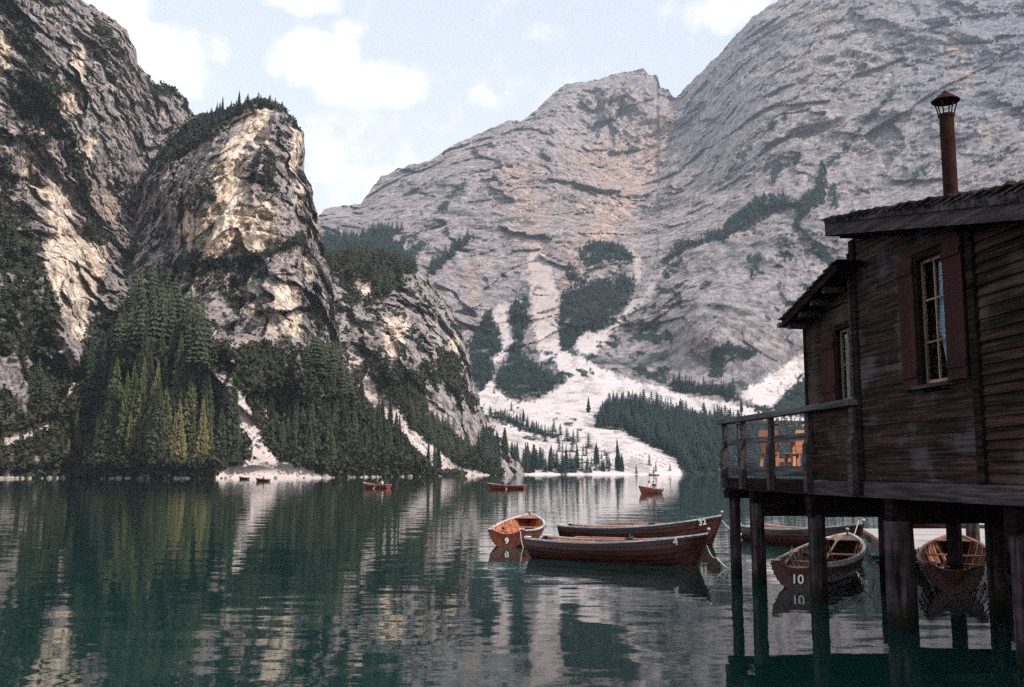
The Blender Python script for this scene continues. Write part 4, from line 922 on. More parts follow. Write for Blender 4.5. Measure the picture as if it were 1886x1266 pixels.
# moored in open water
b9, H9 = boat(on_water(934, 33.6), on_water(975, 39.0), 'orange-brown rowing boat numbered 9, stern towards us, left of the long dark boats', 'moored wooden rowing boats', '9', 'transom', 'hull_bright', beam=1.75)
b32, H32 = boat(on_water(1040, 36.9), on_water(1327, 34.2), 'dark red rowing boat numbered 32 lying behind boat 4, bow to the right', 'moored wooden rowing boats', '32', ('side', .905, -1), 'hull_dark', rise=.80)
b4, H4 = boat(on_water(988, 30.0), on_water(1302, 26.9), 'long dark red rowing boat numbered 4, in front of boat 32', 'moored wooden rowing boats', '4', ('side', .865, -1), 'hull_dark')
bp, Hp = boat(on_water(1376, 37.2), on_water(1586, 31.8), 'dark red rowing boat behind the piles with pale gunwale, bow towards the dock', 'moored wooden rowing boats', None, None, 'hull_dark')
b10, H10 = boat(on_water(1463, 21.8), on_water(1556, 26.9), 'shaded rowing boat numbered 10 between the front piles of the hut', 'moored wooden rowing boats', '10', 'transom', 'hull_dark', 'gun_pale', None, beam=1.6, lining='lining_shaded')
br, Hr = boat(on_water(1748, 21.2), on_water(1752, 26.6), 'rowing boat with lit orange lining half hidden in the dark under the hut', 'moored wooden rowing boats', None, None, 'hull_dark', 'lining', None, beam=1.6, lining='lining_shaded')
bd, Hd = boat(on_water(1900, 38.6), on_water(1668, 37.2), 'dark red rowing boat lying beyond the dock under the hut', 'moored wooden rowing boats', None, None, 'hull_dark')
for o, H, la in ((b4, H4, 'orange oar with broad blade laid along the near boat numbered 4'), (b32, H32, 'long orange oar laid along boat 32, its blade to the left')):
    z = H.sheer(.5) + .1
    oar(loc(o, (H.L * .74, -.30, z)), loc(o, (H.L * .26, -.12, z - .02)), la)
oar(loc(b4, (H4.L * .55, .35, .42)), loc(b4, (H4.L * .08, .25, .50)), 'second oar lying low along the far side of boat 4')
oar(loc(b32, (H32.L * .66, .42, .56)), loc(b32, (H32.L * .16, .3, .52)), 'second oar lying on the far side of boat 32')
oar(loc(b9, (.05, .62, .66)), loc(b9, (2.6, .45, .36)), 'oar resting on the left stern corner of boat 9', )
oar(loc(bp, (Hp.L * .60, -.1, .52)), loc(bp, (Hp.L * .15, 0, .50)), 'pale oar laid along the boat behind the piles')
oar(loc(b10, (.15, .30, .52)), loc(b10, (2.9, .72, .60)), 'pale oar running forward inside boat 10 on its left')
oar(loc(b10, (1.2, -.32, .50)), loc(b10, (4.6, -.02, .86)), 'pale oar leaning on the bow of boat 10')
oar(loc(br, (.3, .5, .52)), loc(br, (2.3, -.2, .40)), 'oar lying across the boat under the hut, slanting left')
oar(loc(br, (.2, .1, .50)), loc(br, (2.0, .75, .44)), 'short visible oar crossing the other one in the boat under the hut')

# people: one skinned body each, clothes and hair over it
def skinned(name, joints, bones, mt, parent, sub=1):
    me = bpy.data.meshes.new(name); me.from_pydata([j[0] for j in joints], bones, []); o = link(name, me, parent, (mt,))
    s_ = o.modifiers.new('skin', 'SKIN'); lay = me.skin_vertices[0] if me.skin_vertices else None
    for i, j in enumerate(joints):
        sv = me.skin_vertices[0].data[i]; r_ = j[1]; sv.radius = (r_, r_) if not isinstance(r_, tuple) else r_; sv.use_root = (i == 0)
    o.modifiers.new('smooth', 'SUBSURF').levels = sub; o.modifiers[-1].render_levels = sub
    return o
def person(host, p, face, label, shirt='cloth_black', lean=0.0, trousers='cloth_blue', group=None, s=1.12):
    """seated figure at p of the host's frame, facing +x (face=1) or -x"""
    W_ = loc(host, p); o = empty('person', W_, host.rotation_euler.z + (0 if face > 0 else math.pi)); o.scale = (s, s, s); props(o, label, 'person', group)
    bj = [((0, 0, .10), .13), ((lean * .3, 0, .28), .125), ((lean * .7, 0, .47), .14), ((lean, 0, .56), .06), ((lean + .01, 0, .63), .055), ((lean + .03, 0, .70), .088), ((lean + .02, 0, .79), .092), ((lean + .02, 0, .86), .05), ((lean + .125, 0, .725), .014)]
    bb = [(0, 1), (1, 2), (2, 3), (3, 4), (4, 5), (5, 6), (6, 7), (5, 8)]
    for sd in (-1, 1):
        n = len(bj)
        bj += [((lean * .9, sd * .17, .50), .065), ((lean + .12, sd * .24, .30), .048), ((lean + .36, sd * .20, .30), .034), ((lean + .45, sd * .19, .31), .030)]
        bb += [(2, n), (n, n + 1), (n + 1, n + 2), (n + 2, n + 3)]
        for f_ in range(4): bj.append(((lean + .50 + .004 * f_, sd * (.165 + .018 * f_), .315 - .006 * abs(f_ - 1)), .009)); bb.append((n + 3, len(bj) - 1))
        bj.append(((lean + .46, sd * .155, .34), .010)); bb.append((n + 3, len(bj) - 1))
        n = len(bj); bj += [((.02, sd * .10, .08), .085), ((.42, sd * .13, .14), .065), ((.62, sd * .12, -.18), .045), ((.74, sd * .12, -.20), .035)]; bb += [(0, n), (n, n + 1), (n + 1, n + 2), (n + 2, n + 3)]
    skinned('body', bj, bb, M['skin'], o)
    cj = [((0, 0, .09), .155), ((lean * .3, 0, .28), .15), ((lean * .7, 0, .46), .165), ((lean, 0, .54), .085)]; cb = [(0, 1), (1, 2), (2, 3)]
    for sd in (-1, 1):
        n = len(cj); cj += [((lean * .9, sd * .175, .49), .085), ((lean + .12, sd * .245, .30), .066), ((lean + .32, sd * .205, .30), .050)]; cb += [(2, n), (n, n + 1), (n + 1, n + 2)]
    skinned('jacket', cj, cb, M[shirt], o)
    tj = [((-.01, 0, .07), .15)]; tb_ = []
    for sd in (-1, 1): n = len(tj); tj += [((.03, sd * .10, .07), .105), ((.42, sd * .13, .14), .082), ((.60, sd * .12, -.14), .062)]; tb_ += [(0, n), (n, n + 1), (n + 1, n + 2)]
    skinned('trousers', tj, tb_, M[trousers], o)
    mb = MB(); vs = []; nr_, nc_ = 5, 10
    for i in range(nr_ + 1):
        ph = i / nr_ * 1.75
        for k in range(nc_): a = 2 * math.pi * k / nc_; fr = .55 if math.cos(a) > .5 and i > 3 else 1; vs.append((lean + .005 + .118 * math.sin(ph) * math.cos(a) * fr, .108 * math.sin(ph) * math.sin(a), .765 + .125 * math.cos(ph)))
    mb.add(vs, [(i * nc_ + k, i * nc_ + (k + 1) % nc_, (i + 1) * nc_ + (k + 1) % nc_, (i + 1) * nc_ + k) for i in range(nr_) for k in range(nc_)]); mb.build('hair', M['hair'], o, True)
    return o
M['hull_red'] = wood('red_far_hull', (.15, .022, .016), (.26, .045, .030), .4, along=(.9, 10, 10), patch=.15, bump=.001)
f1, G1 = boat(on_water(716, 146), on_water(669, 149), 'small red rowing boat with two rowers, farthest left of the three manned red boats', 'manned rowing boats', None, None, 'hull_red', 'gun_pale', None, True)
person(f1, (1.25, 0, .40), 1, 'person in pale pink seated at the stern of the left red rowing boat', 'cloth_blush')
person(f1, (2.35, 0, .40), -1, 'person in black rowing the left red rowing boat', 'cloth_black', .12)
oar(loc(f1, (2.05, .3, .62)), loc(f1, (1.2, 1.9, -.02)), 'oar dipped in the water on the near side of the left red rowing boat')
f2, G2 = boat(on_water(966, 141), on_water(897, 143), 'long red rowing boat with two figures in black, in the middle of the three', 'manned rowing boats', None, None, 'hull_red', 'gun_pale', None, True)
person(f2, (2.3, 0, .40), 1, 'right hand person in black in the middle red rowing boat', 'cloth_black')
person(f2, (3.45, 0, .40), -1, 'left hand person in black leaning forward in the middle red rowing boat', 'cloth_black', .15)
oar(loc(f2, (2.9, .3, .62)), loc(f2, (2.0, 1.8, -.02)), 'oar dipped beside the middle red rowing boat')
f3, G3 = boat(on_water(1214, 117), on_water(1178, 112.5), 'orange-red rowing boat coming towards us with a white shirted rower, nearest the hut', 'manned rowing boats', None, None, 'hull_bright', 'gun_pale', None, True)
person(f3, (1.7, 0, .40), 1, 'person in black seated at the stern of the orange-red rowing boat', 'cloth_black')
person(f3, (3.0, 0, .42), -1, 'person with dark hair and white shirt rowing the orange-red boat', 'cloth_white', .05)
oar(loc(f3, (2.7, .3, .62)), loc(f3, (1.0, 2.5, .10)), 'oar held out to the right of the orange-red rowing boat', 'black')
g1, _ = boat(on_water(496, 243), on_water(472, 245), 'tiny dark rowing boat with one rower in front of the pale beach', 'distant dark boats', None, None, 'hull_dark', 'hull_dark', None, True)
person(g1, (1.7, 0, .35), 1, 'tiny dark clad person in the boat off the pale beach', 'cloth_black')
g2, _ = boat(on_water(458, 300), on_water(441, 302), 'tiny dark empty boat at the edge of the pale beach', 'distant dark boats', None, None, 'hull_dark', 'hull_dark', None, True)
g3, _ = boat(on_water(1214, 600), on_water(1194, 600), 'tiny dark boat far out near the central shore', 'distant dark boats', None, None, 'hull_dark', 'hull_dark', None, True)

# ------------------------------------------------------------------ dock
dk = empty('floating_dock', (0, 0, 0)); props(dk, 'pale plank dock with brown edge beyond the hut piles', 'dock')
A_, B_, C_, D_ = at(1586, 984, 35.0), at(1648, 1012, 26.5), at(2100, 1012, 26.5), at(2100, 975, 37.0)
zt = .5
for q in (A_, B_, C_, D_): q.z = zt
A_ = Vector((12.3, 35.5, zt)); B_ = Vector((9.95, 26.3, zt)); C_ = Vector((19, 26.0, zt)); D_ = Vector((20, 35.5, zt))
nb = 46
for k in range(nb):
    q0, q1 = k / nb, (k + .93) / nb; mb = MB(); dz = random.uniform(-.004, .004)
    vs = [B_.lerp(A_, q0), C_.lerp(D_, q0), C_.lerp(D_, q1), B_.lerp(A_, q1)]
    mb.add([v + Vector((0, 0, dz - .05)) for v in vs] + [v + Vector((0, 0, dz)) for v in vs], [(0, 3, 2, 1), (4, 5, 6, 7), (0, 1, 5, 4), (1, 2, 6, 5), (2, 3, 7, 6), (3, 0, 4, 7)]); mb.build('plank', M['deck'], dk)
mb = MB(); mb.beam(B_ + Vector((-.04, -.04, -.16)), A_ + Vector((-.04, .04, -.16)), .07, .22); mb.beam(B_ + Vector((-.02, -.05, -.16)), C_ + Vector((0, -.05, -.16)), .07, .22); mb.build('edge_beam', M['dockside'], dk)
mb = MB()
for q in (.1, .5, .9): p_ = B_.lerp(A_, q) + Vector((.5, 0, -.4)); mb.tube([p_ + Vector((0, 0, -.2)), p_ + Vector((7, 0, -.2))], .2, 10)
mb.build('float', M['darktrim'], dk)
def mooring_post(P, h, label):
    mb = MB(); mb.tube([(0, 0, -1), (0, 0, h * .6), (.01, 0, h)], [.19, .18, .17], 12); o = mb.build('mooring_post', M['pile'], None, True); o.location = P; props(o, label, 'post', 'posts standing at the dock'); return o
mooring_post(on_water(1785, 28.5), 1.5, 'thick grey post standing at the dock behind the right boat')
rope([loc(b32, (H32.L, 0, .85)), loc(b32, (H32.L + .75, -.35, .45)), loc(b32, (H32.L + .6, -1.2, -.02))], 'pale rope from the bow of boat 32 to the first pile')
rope([loc(b4, (H4.L - .05, -.02, .55)), loc(b4, (H4.L + .25, -.1, .25)), loc(b4, (H4.L + .9, -.15, -.02))], 'pale rope running from the bow of boat 4 into the water')
rope([loc(b9, (-.06, -.45, .52)), loc(b9, (-.12, -.50, .2)), loc(b9, (-.1, -.56, -.03))], 'pale rope hanging from the right stern corner of boat 9', .0)
rope([loc(bp, (Hp.L - .1, -.1, .95)), loc(bp, (Hp.L - .0, -.5, .35)), loc(bp, (Hp.L - .1, -.6, -.02))], 'pale rope hanging at the bow of the boat behind the piles', .03)
rope([loc(b10, (H10.L * .72, -.72, .66)), loc(b10, (H10.L * .74, -.85, .3)), loc(b10, (H10.L * .70, -.95, -.03))], 'knotted pale rope over the right gunwale of boat 10', .02)

# ------------------------------------------------------------------ the boathouse on piles
P0 = Vector((5.197, 24.2, 0)); RZ = math.atan2(-.9939, .1103)
hut = empty('boathouse', P0, RZ); props(hut, 'dark weathered wooden boathouse with red shutters standing on piles over the water', 'boathouse')
# local frame: x along the front wall towards the camera, y inwards (right), z up
def boards(mb, x0, x1, z0, z1, hgt, y=0.0, th=.03, top=None, holes=(), seed=1, clap=.0, axis='x', wob=.006):
    """horizontal boards with staggered ends, clipped under a sloping top and around holes (x0, x1, z0, z1)"""
    r = random.Random(seed); z = z0
    while z < z1 - .02:
        hh = min(hgt * r.uniform(.88, 1.14), z1 - z); zt_ = z + hh - .003
        segs = []; x = x0
        while x < x1 - .01:
            l = r.uniform(1.2, 3.4); segs.append((x, min(x + l, x1))); x += l
        for a, b in segs:
            parts = [(a, b)]
            for h0, h1, g0, g1 in holes:
                if zt_ > g0 + .01 and z < g1 - .01:
                    nx = []
                    for c, d in parts:
                        if c < h0: nx.append((c, min(d, h0)))
                        if d > h1: nx.append((max(c, h1), d))
                        if not (c < h0 or d > h1): pass
                    parts = [(c, d) for c, d in nx if d - c > .01]
            for c, d in parts:
                dz = r.uniform(-wob, wob); yo = y - r.uniform(0, wob) ; t0 = t1 = zt_
                if top:
                    t0, t1 = min(zt_, top(c)), min(zt_, top(d))
                    if t0 <= z + .01 and t1 <= z + .01: continue
                    t0, t1 = max(t0, z + .005), max(t1, z + .005)
                jb = r.uniform(-.0035, .0035)
                q = [(c + .002, yo - clap, z + jb), (d - .002, yo - clap, z - jb), (d - .002, yo + th, z - jb), (c + .002, yo + th, z + jb), (c + .002, yo, t0), (d - .002, yo, t1), (d - .002, yo + th, t1), (c + .002, yo + th, t0)]
                if axis == 'y': q = [(v[1], v[0], v[2]) for v in q]
                mb.add(q, [(0, 3, 2, 1), (4, 5, 6, 7), (0, 1, 5, 4), (1, 2, 6, 5), (2, 3, 7, 6), (3, 0, 4, 7)])
        z += hh
    return mb
mainroof = lambda x: 6.86 - .204 * (x - 7.15)
annroof = lambda x: 5.44 + .245 * (x - 4.95)
W1 = (9.30, 10.02, 3.80, 5.68); W2 = (6.40, 6.98, 3.74, 5.02)
DEEP = 9.0  # unseen depth, stretched so the hut shades the boats and water beneath
mb = MB(); boards(mb, 7.2, 10.62, 2.33, 6.9, .185, clap=.010, top=lambda x: mainroof(x) - .13, holes=(W1,), seed=3); mb.build('wall', M['siding'], hut)
mb = MB(); boards(mb, 10.84, 17.5, 2.33, 6.4, .150, top=lambda x: mainroof(x) - .13, seed=4, clap=.032); mb.build('wall', M['siding_end'], hut)
mb = MB(); boards(mb, 4.87, 7.02, 2.33, 6.2, .21, top=lambda x: annroof(x) - .06, holes=(W2,), seed=5); mb.build('wall', M['siding_end'], hut)
mb = MB(); boards(mb, .03, DEEP, 2.45, 5.30, .2, y=4.87, th=.03, holes=((.42, 1.5, 3.70, 5.05),), seed=6, axis='y'); mb.build('wall', M['siding_end'], hut)
mb = MB(); mb.box(7.06, 7.10, .04, DEEP, 5.5, 6.76); mb.build('gable_infill', M['siding_end'], hut)
mb = MB(); boards(mb, .03, DEEP, 2.33, 4.5, .2, y=17.5, axis='y', seed=7); mb.build('wall', M['siding_end'], hut)
mb = MB(); boards(mb, 4.9, 17.5, 2.33, 4.6, .2, y=DEEP, seed=8); mb.build('wall', M['siding_end'], hut)
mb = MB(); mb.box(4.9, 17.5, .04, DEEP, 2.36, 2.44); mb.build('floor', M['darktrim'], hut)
# corner post, battens
mb = MB(); mb.box(7.03, 7.22, -.05, .10, 2.08, 6.52); mb.build('corner_post', M['darktrim'], hut, bevel=.008)
mb = MB(); mb.box(7.00, 7.05, -.075, -.052, 2.5, 6.3); mb.build('corner_strip', M['trim'], hut)
mb = MB(); mb.box(10.63, 10.80, -.06, .08, 2.34, 5.84); mb.build('batten', M['darktrim'], hut, bevel=.006)
mb = MB(); mb.box(4.85, 4.95, -.02, .10, 2.40, 5.28); mb.build('corner_post', M['darktrim'], hut)
# skirt beams
mb = MB(); boards(mb, 4.86, 17.5, 2.06, 2.325, .27, y=-.035, th=.05, seed=12, wob=.008); mb.build('skirt_board', M['trim'], hut)
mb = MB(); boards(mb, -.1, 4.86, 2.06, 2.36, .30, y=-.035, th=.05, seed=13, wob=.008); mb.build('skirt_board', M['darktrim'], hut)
# roof: main lean-to with shingle courses
mb = MB()
def roof_slab(mb, f_, x0, x1, y0, y1, t_, dz=0.0):
    mb.add([(x0, y0, f_(x0) - t_ + dz), (x1, y0, f_(x1) - t_ + dz), (x1, y1, f_(x1) - t_ + dz), (x0, y1, f_(x0) - t_ + dz), (x0, y0, f_(x0) + dz), (x1, y0, f_(x1) + dz), (x1, y1, f_(x1) + dz), (x0, y1, f_(x0) + dz)],
           [(0, 3, 2, 1), (4, 5, 6, 7), (0, 1, 5, 4), (1, 2, 6, 5), (2, 3, 7, 6), (3, 0, 4, 7)])
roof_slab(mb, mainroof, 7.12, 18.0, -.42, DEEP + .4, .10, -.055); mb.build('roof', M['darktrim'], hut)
mb = MB(); roof_slab(mb, mainroof, 7.10, 18.0, -.47, -.425, .235, -.03); fb = mb.build('fascia', M['trim'], hut)
mb = MB(); roof_slab(mb, mainroof, 7.10, 18.0, -.485, -.472, .10, -.165); mb.build('fascia', M['trim'], hut)
mb = MB(); mb.box(7.06, 7.11, -.47, DEEP + .4, 6.60, 6.84); mb.build('fascia', M['darktrim'], hut)
rs = random.Random(21); mb = MB(); x = 17.6; thick = lambda x: .045 + (x - 7.1) * .028
k = 0
while x > 7.2:
    y = -.52
    while y < DEEP + .4:
        w_ = rs.uniform(.09, .20); ln = .42 + rs.uniform(-.03, .04); ex = rs.uniform(0, .035); b0 = mainroof(x) - .05; lift = thick(x) + rs.uniform(0, .03)
        x0, x1 = x - ln, x + ex; zb0, zb1 = mainroof(x0) + thick(x0) * .45, mainroof(x1) + lift
        if y < .9 or rs.random() < 1: mb.add([(x0, y, zb0 - .03), (x1, y, zb1 - .035), (x1, y + w_, zb1 - .035), (x0, y + w_, zb0 - .03), (x0, y, zb0), (x1, y, zb1), (x1, y + w_, zb1), (x0, y + w_, zb0)],
               [(0, 3, 2, 1), (4, 5, 6, 7), (0, 1, 5, 4), (1, 2, 6, 5), (2, 3, 7, 6), (3, 0, 4, 7)])
        y += w_ + .006
    x -= .26; k += 1
mb.build('shingles', M['shingle'], hut)
mb = MB(); mb.prism([(-.50, 0), (-.44, 0), (-.44, .001), (-.50, .001)], 0, .001)
mb = MB(); mb.add([(7.1, -.50, mainroof(7.1) - .05), (18, -.50, mainroof(18) - .05), (18, DEEP + .3, mainroof(18) - .05), (7.1, DEEP + .3, mainroof(7.1) - .05),
                   (7.1, -.50, mainroof(7.1) + thick(7.1) * .5), (18, -.50, mainroof(18) + thick(18) * .5), (18, DEEP + .3, mainroof(18) + thick(18) * .5), (7.1, DEEP + .3, mainroof(7.1) + thick(7.1) * .5)],
                  [(0, 3, 2, 1), (4, 5, 6, 7), (0, 1, 5, 4), (1, 2, 6, 5), (2, 3, 7, 6), (3, 0, 4, 7)]); mb.build('roof_underlay', M['shingle'], hut)
for xx in (7.5, 9.0, 10.9, 12.8, 14.8):
    mb = MB(); mb.box(xx, xx + .13, -.41, .06, mainroof(xx) - .33, mainroof(xx) - .16); mb.build('purlin', M['darktrim'], hut)
# annex roof falling away
mb = MB(); roof_slab(mb, annroof, 4.90, 7.03, -.40, DEEP, .09); mb.build('roof', M['darktrim'], hut)
mb = MB(); roof_slab(mb, annroof, 4.88, 7.40, -.45, -.405, .15, .02); mb.build('fascia', M['darktrim'], hut)
mb = MB(); x = 5.1; rs = random.Random(5)
while x < 7.6:
    y = -.48
    while y < DEEP:
        w_ = rs.uniform(.1, .2); x0 = max(4.78, x - .34); zl = annroof(x0) + .06 + rs.uniform(0, .025); zh = annroof(x) + .03
        mb.add([(x0, y, zl - .03), (x, y, zh - .03), (x, y + w_, zh - .03), (x0, y + w_, zl - .03), (x0, y, zl), (x, y, zh), (x, y + w_, zh), (x0, y + w_, zl)], [(0, 3, 2, 1), (4, 5, 6, 7), (0, 1, 5, 4), (1, 2, 6, 5), (2, 3, 7, 6), (3, 0, 4, 7)])
        y += w_ + .005
    x += .24
mb.build('shingles', M['shingle'], hut)
for xx in (5.0, 5.55, 6.1, 6.65):
    mb = MB(); mb.box(xx, xx + .1, -.39, .05, annroof(xx) - .21, annroof(xx) - .10); mb.build('purlin', M['trim'], hut)
mb = MB(); mb.tube([(4.86, -.52, 5.34), (4.86, DEEP, 5.34)], .055, 8); mb.build('gutter', M['steel'], hut)
# windows
def window(hole, bars, name='window'):
    x0, x1, z0, z1 = hole
    wn = MB(); t_ = .05
    wn.box(x0 - .07, x0, -.045, .12, z0 - .02, z1); wn.box(x1, x1 + .07, -.045, .12, z0 - .02, z1); wn.box(x0 - .07, x1 + .07, -.055, .12, z1, z1 + .10)
    o = wn.build('window', M['darktrim'], hut)
    f_ = MB(); f_.box(x0 + .002, x0 + .045, .030, .075, z0, z1 - .002); f_.box(x1 - .045, x1 - .002, .030, .075, z0, z1 - .002); f_.box(x0 + .046, x1 - .046, .030, .075, z1 - .05, z1 - .003); f_.box(x0 + .046, x1 - .046, .030, .075, z0, z0 + .05)
    for q in bars: f_.box(x0 + .046, x1 - .046, .034, .07, z0 + (z1 - z0) * q - .014, z0 + (z1 - z0) * q + .014)
    f_.box((x0 + x1) / 2 - .014, (x0 + x1) / 2 + .014, .036, .068, z0 + .05, z1 - .05)
    f_.build('frame', M['frame'], o)
    g_ = MB(); g_.box(x0 + .03, x1 - .03, .050, .055, z0 + .03, z1 - .03); g_.build('pane', M['glass'], o)
    s_ = MB(); s_.box(x0 - .16, x1 + .12, -.13, .02, z0 - .075, z0 - .021); s_.build('sill', M['trim'], o)
    return o
w1 = window(W1, (.33, .67)); w2 = window(W2, (.5,))
def shutter(x0, x1, z0, z1, y=-.06, braces=True):
    mb = MB(); n = 3
    for k in range(n): a = x0 + (x1 - x0) * k / n; mb.box(a + .002, a + (x1 - x0) / n - .002, y - .012, y + .016, z0, z1)
    o = mb.build('shutter', M['shutter'], hut)
    for z in (z0 + .17, z1 - .26): b_ = MB(); b_.box(x0 - .005, x1 + .005, y - .036, y - .0125, z, z + .11); b_.build('cross_batten', M['shutter'], o)
    return o
shutter(8.77, 9.22, 3.74, 5.78); shutter(10.10, 10.58, 3.78, 5.80, -.075); shutter(5.80, 6.32, 3.76, 4.98); 
mb = MB(); mb.box(8.95, 10.50, -.075, -.058, 5.79, 5.93, 5.90); mb.build('lintel_board', M['shutter'], hut)
# curtain: pleated cloth gathered to one side
mb = MB(); vs = []; n = 22; lv = ((5.60, .50, .98), (5.1, .48, .97), (4.6, .42, .95), (4.3, .55, .97), (3.95, .66, .99), (3.84, .68, 1.0))
for z, a, b in lv:
    for k in range(n + 1): u = a + (b - a) * k / n; vs.append((W1[0] + u * (W1[1] - W1[0]), .13 + .025 * math.sin(k * 1.9 + z), z))
mb.add(vs, [(i * (n + 1) + k, i * (n + 1) + k + 1, (i + 1) * (n + 1) + k + 1, (i + 1) * (n + 1) + k) for i in range(len(lv) - 1) for k in range(n)]); mb.build('curtain', M['curtain'], hut, True)
# deck and railing
mb = MB(); x = -.12
while x < 4.84: mb.box(x, min(x + .135, 4.84), -.02, 7.4, 2.40, 2.45 + random.uniform(0, .004)); x += .142  # deck carried on inward out of view to shade the boat below
mb.build('deck_boards', M['trim'], hut)
rail = M['rail']
def post(x, y=0.0, z0=2.10, z1=3.63, jog=True, wd=.17):
    mb = MB()
    if jog: mb.prism([(y - .055, z0), (y - .145, z0), (y - .145, 3.00), (y - .085, 3.12), (y - .085, z1), (y - .0, z1), (y - .0, z0)][::-1], x - wd / 2, x + wd / 2)
    else: mb.box(x - .06, x + .06, y - .06, y + .06, 2.45, z1)
    return mb.build('railing_post', rail if not jog else M['trim'], hut)
for x in (0.0, 1.30, 3.05, 5.0): post(x)
post(6.98, -.02, 2.08, 3.6)
mb = MB(); mb.box(-.22, 7.12, -.20, .03, 3.62, 3.735); mb.build('handrail', rail, hut, bevel=.01)
mb = MB(); mb.box(.08, 4.9, -.03, .02, 3.10, 3.24); mb.build('middle_rail', rail, hut)
mb = MB(); mb.box(.08, 4.9, -.03, .02, 2.42, 2.60); mb.build('kick_board', rail, hut)
mb = MB(); mb.box(-.16, .06, .04, 7.4, 3.64, 3.72); mb.build('handrail', rail, hut)
mb = MB(); mb.box(-.06, -.02, .04, 7.4, 3.14, 3.24); mb.build('middle_rail', rail, hut)
mb = MB(); mb.box(-.06, -.02, .04, 7.4, 2.45, 2.56); mb.build('kick_board', rail, hut)
for y in (.35, 1.25, 2.6, 4.0, 5.6, 7.3): post(-.04, y, jog=False)
mb = MB(); mb.box(0, 4.85, 7.3, 7.4, 3.64, 3.72); mb.build('handrail', rail, hut)
for x in (1.3, 2.8, 4.3): post(x, 7.33, jog=False)
# piles, caps, cross beams
def pile(x, y, r0, ztop=1.75, lean=0.0):
    mb = MB(); pts, rr = [], []
    for k in range(9): q = k / 8; pts.append((x + lean * (1 - q) + random.uniform(-.008, .008), y + random.uniform(-.008, .008), -2.2 + (ztop + 2.2) * q)); rr.append(r0 * (1.05 - .08 * q) * random.uniform(.98, 1.02))
    mb.tube(pts, rr, 12); return mb.build('pile', M['pile'], hut, True)
pile(-.02, .16, .135, 1.88); pile(1.55, .14, .165, 1.78); pile(4.70, .18, .165, 1.66); pile(7.95, .16, .235, 1.70); pile(11.2, .26, .24, 1.70); pile(14.4, .2, .24, 1.7)
for x, y, r_ in ((2.4, 2.85, .165), (6.2, 2.9, .17), (7.9, 2.7, .2), (11.0, 2.9, .2), (-.02, 3.9, .14), (2.4, 4.3, .16), (8.0, 4.5, .2), (11.2, 4.5, .2), (-.02, 7.1, .14), (2.4, 7.2, .16), (6.2, 8.6, .17), (9.5, 8.6, .2)): pile(x, y, r_, 1.66)
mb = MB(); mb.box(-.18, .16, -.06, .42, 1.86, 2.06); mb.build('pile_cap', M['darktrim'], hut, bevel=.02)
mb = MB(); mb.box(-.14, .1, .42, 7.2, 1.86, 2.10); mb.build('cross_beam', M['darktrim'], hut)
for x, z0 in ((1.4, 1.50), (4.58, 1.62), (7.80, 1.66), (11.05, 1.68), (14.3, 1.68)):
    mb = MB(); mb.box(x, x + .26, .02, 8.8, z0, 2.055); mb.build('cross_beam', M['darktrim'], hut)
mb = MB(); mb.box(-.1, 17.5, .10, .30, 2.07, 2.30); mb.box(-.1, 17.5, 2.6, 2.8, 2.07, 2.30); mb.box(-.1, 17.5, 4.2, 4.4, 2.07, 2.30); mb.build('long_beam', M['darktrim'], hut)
# flue with its conical cowl
fr = .112; cq = at(1748, 300, 15.5) - P0; fx, fy = cq.x * .1103 - cq.y * .9939, cq.x * .9939 + cq.y * .1103; fz0 = mainroof(fx) - .1; fz1 = at(1750, 211, 15.5).z
mb = MB(); mb.tube([(fx, fy, fz0), (fx, fy, fz1)], fr, 20); mb.tube([(fx, fy, fz1 - .04), (fx, fy, fz1)], fr + .008, 20, False); ch = mb.build('chimney', M['rust'], hut)
mb = MB(); mb.tube([(fx, fy, fz1 + .21), (fx, fy, fz1 + .225), (fx, fy, fz1 + .30), (fx, fy, fz1 + .37), (fx, fy, fz1 + .39)], [.215, .225, .13, .04, .03], 20); mb.build('cowl', M['rust'], ch)
for k in range(6):
    a = k * math.pi / 3 + .2; c, s_ = math.cos(a), math.sin(a); mb = MB()
    mb.tube([(fx + c * fr, fy + s_ * fr, fz1 - .06), (fx + c * (fr + .02), fy + s_ * (fr + .02), fz1 + .06), (fx + c * .18, fy + s_ * .18, fz1 + .22)], .012, 5); mb.build('cowl_strut', M['rust'], ch)
mb = MB(); mb.tube([(fx, fy, mainroof(fx) + .02), (fx, fy, mainroof(fx) + .14)], [.2, .14], 16); mb.build('flashing', M['steel'], ch)
for k, sg in ((0, 1), (1, -1)):
    mb = MB(); mb.tube([(fx, fy + sg * fr, fz1 - .12), (fx, fy + sg * (fr + .05), fz1 - .10), (fx, fy + sg * (fr + .05), fz1 - .16), (fx, fy + sg * fr, fz1 - .17)], .008, 5); mb.build('guy_lug', M['steel'], ch)

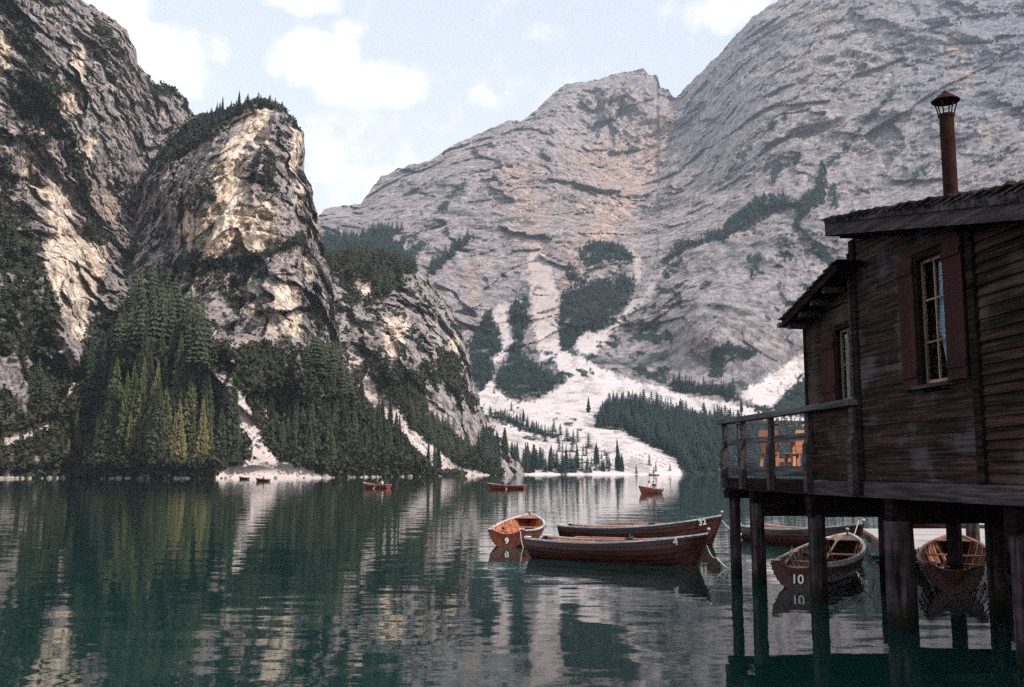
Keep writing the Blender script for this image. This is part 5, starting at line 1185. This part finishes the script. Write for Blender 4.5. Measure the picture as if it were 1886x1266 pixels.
# alpine chairs on the deck
def chair(px, Y, rz, label, pedestal=0.0):
    p_ = at(px, 862, Y); o = empty('wooden_chair', Vector((p_.x, p_.y, 2.46)), rz); props(o, label, 'chair', 'orange wooden chairs on the deck')
    m_ = M['orange']
    mb = MB(); mb.box(-.23, .23, -.21, .21, .42, .455); mb.build('seat', m_, o, bevel=.005)
    mb = MB(); mb.add([(-.13, .19, .44), (.13, .19, .44), (.22, .27, .78), (.20, .30, .96), (-.20, .30, .96), (-.22, .27, .78), (-.13, .22, .44), (.13, .22, .44), (.22, .30, .78), (.20, .33, .96), (-.20, .33, .96), (-.22, .30, .78)],
        [(0, 1, 2, 5), (5, 2, 3, 4), (7, 6, 11, 8), (8, 11, 10, 9), (0, 6, 7, 1), (1, 7, 8, 2), (2, 8, 9, 3), (3, 9, 10, 4), (4, 10, 11, 5), (5, 11, 6, 0)]); mb.build('backrest', m_, o)
    for sx in (-1, 1):
        for sy in (-1, 1):
            mb = MB(); mb.beam((sx * .14, sy * .13, .425), (sx * .19, sy * .18, 0), .07, .045); mb.build('leg', m_, o)
    return o
chair(1417, 22.9, 2.9, 'left orange wooden chair on the deck behind the railing')
chair(1466, 22.9, 3.5, 'right orange wooden chair beside the hut corner on the deck')
tp = at(1447, 862, 23.4); o = empty('wooden_table', Vector((tp.x, tp.y, 2.46)), 0); props(o, 'small orange wooden table between the two chairs on the deck', 'table')
mb = MB(); mb.box(-.34, .34, -.25, .25, .72, .76); mb.build('tabletop', M['orange'], o, bevel=.005)
for sx in (-1, 1): mb = MB(); mb.box(sx * .25 - .09, sx * .25 + .09, -.04, .04, 0, .72); mb.build('leg', M['orange'], o)
mb = MB(); mb.box(-.16, .16, -.02, .02, .25, .33); mb.build('stretcher', M['orange'], o)

# footpath fence on the left shore
pts = [(2, 812), (20, 808), (40, 803), (58, 796), (74, 790), (92, 784)]
fo = empty('fence', (0, 0, 0)); props(fo, 'pale wooden fence along the cliff path at the far left shore', 'fence')
gp = []
for x, y in pts: p_ = ground('cliff', x, y); p_.y -= 1.5; gp.append(p_)
for p_ in gp: mb = MB(); mb.box(p_.x - .14, p_.x + .14, p_.y - .14, p_.y + .14, p_.z - 1.2, p_.z + 1.5); mb.build('post', M['rail'], fo)
for k in range(len(gp) - 1):
    for dz in (.6, 1.25): mb = MB(); mb.beam(gp[k] + Vector((0, -.2, dz)), gp[k + 1] + Vector((0, -.2, dz)), .10, .16); mb.build('rail', M['rail'], fo)

# ------------------------------------------------------------------ air
mh = bpy.data.materials.new('haze_air'); mh.use_nodes = True; hn = mh.node_tree; hn.nodes.clear()
pv = hn.nodes.new('ShaderNodeVolumePrincipled'); oo = hn.nodes.new('ShaderNodeOutputMaterial'); hn.links.new(pv.outputs[0], oo.inputs['Volume'])
pv.inputs['Color'].default_value = (.74, .86, 1.0, 1); pv.inputs['Density'].default_value = .00008; pv.inputs['Anisotropy'].default_value = 0.0
hb = MB(); hb.box(-1500, 3000, -200, 4200, -8, 1900)
props(hb.build('haze', mh), 'thin blue air between the lake and the far mountain', kind='stuff')
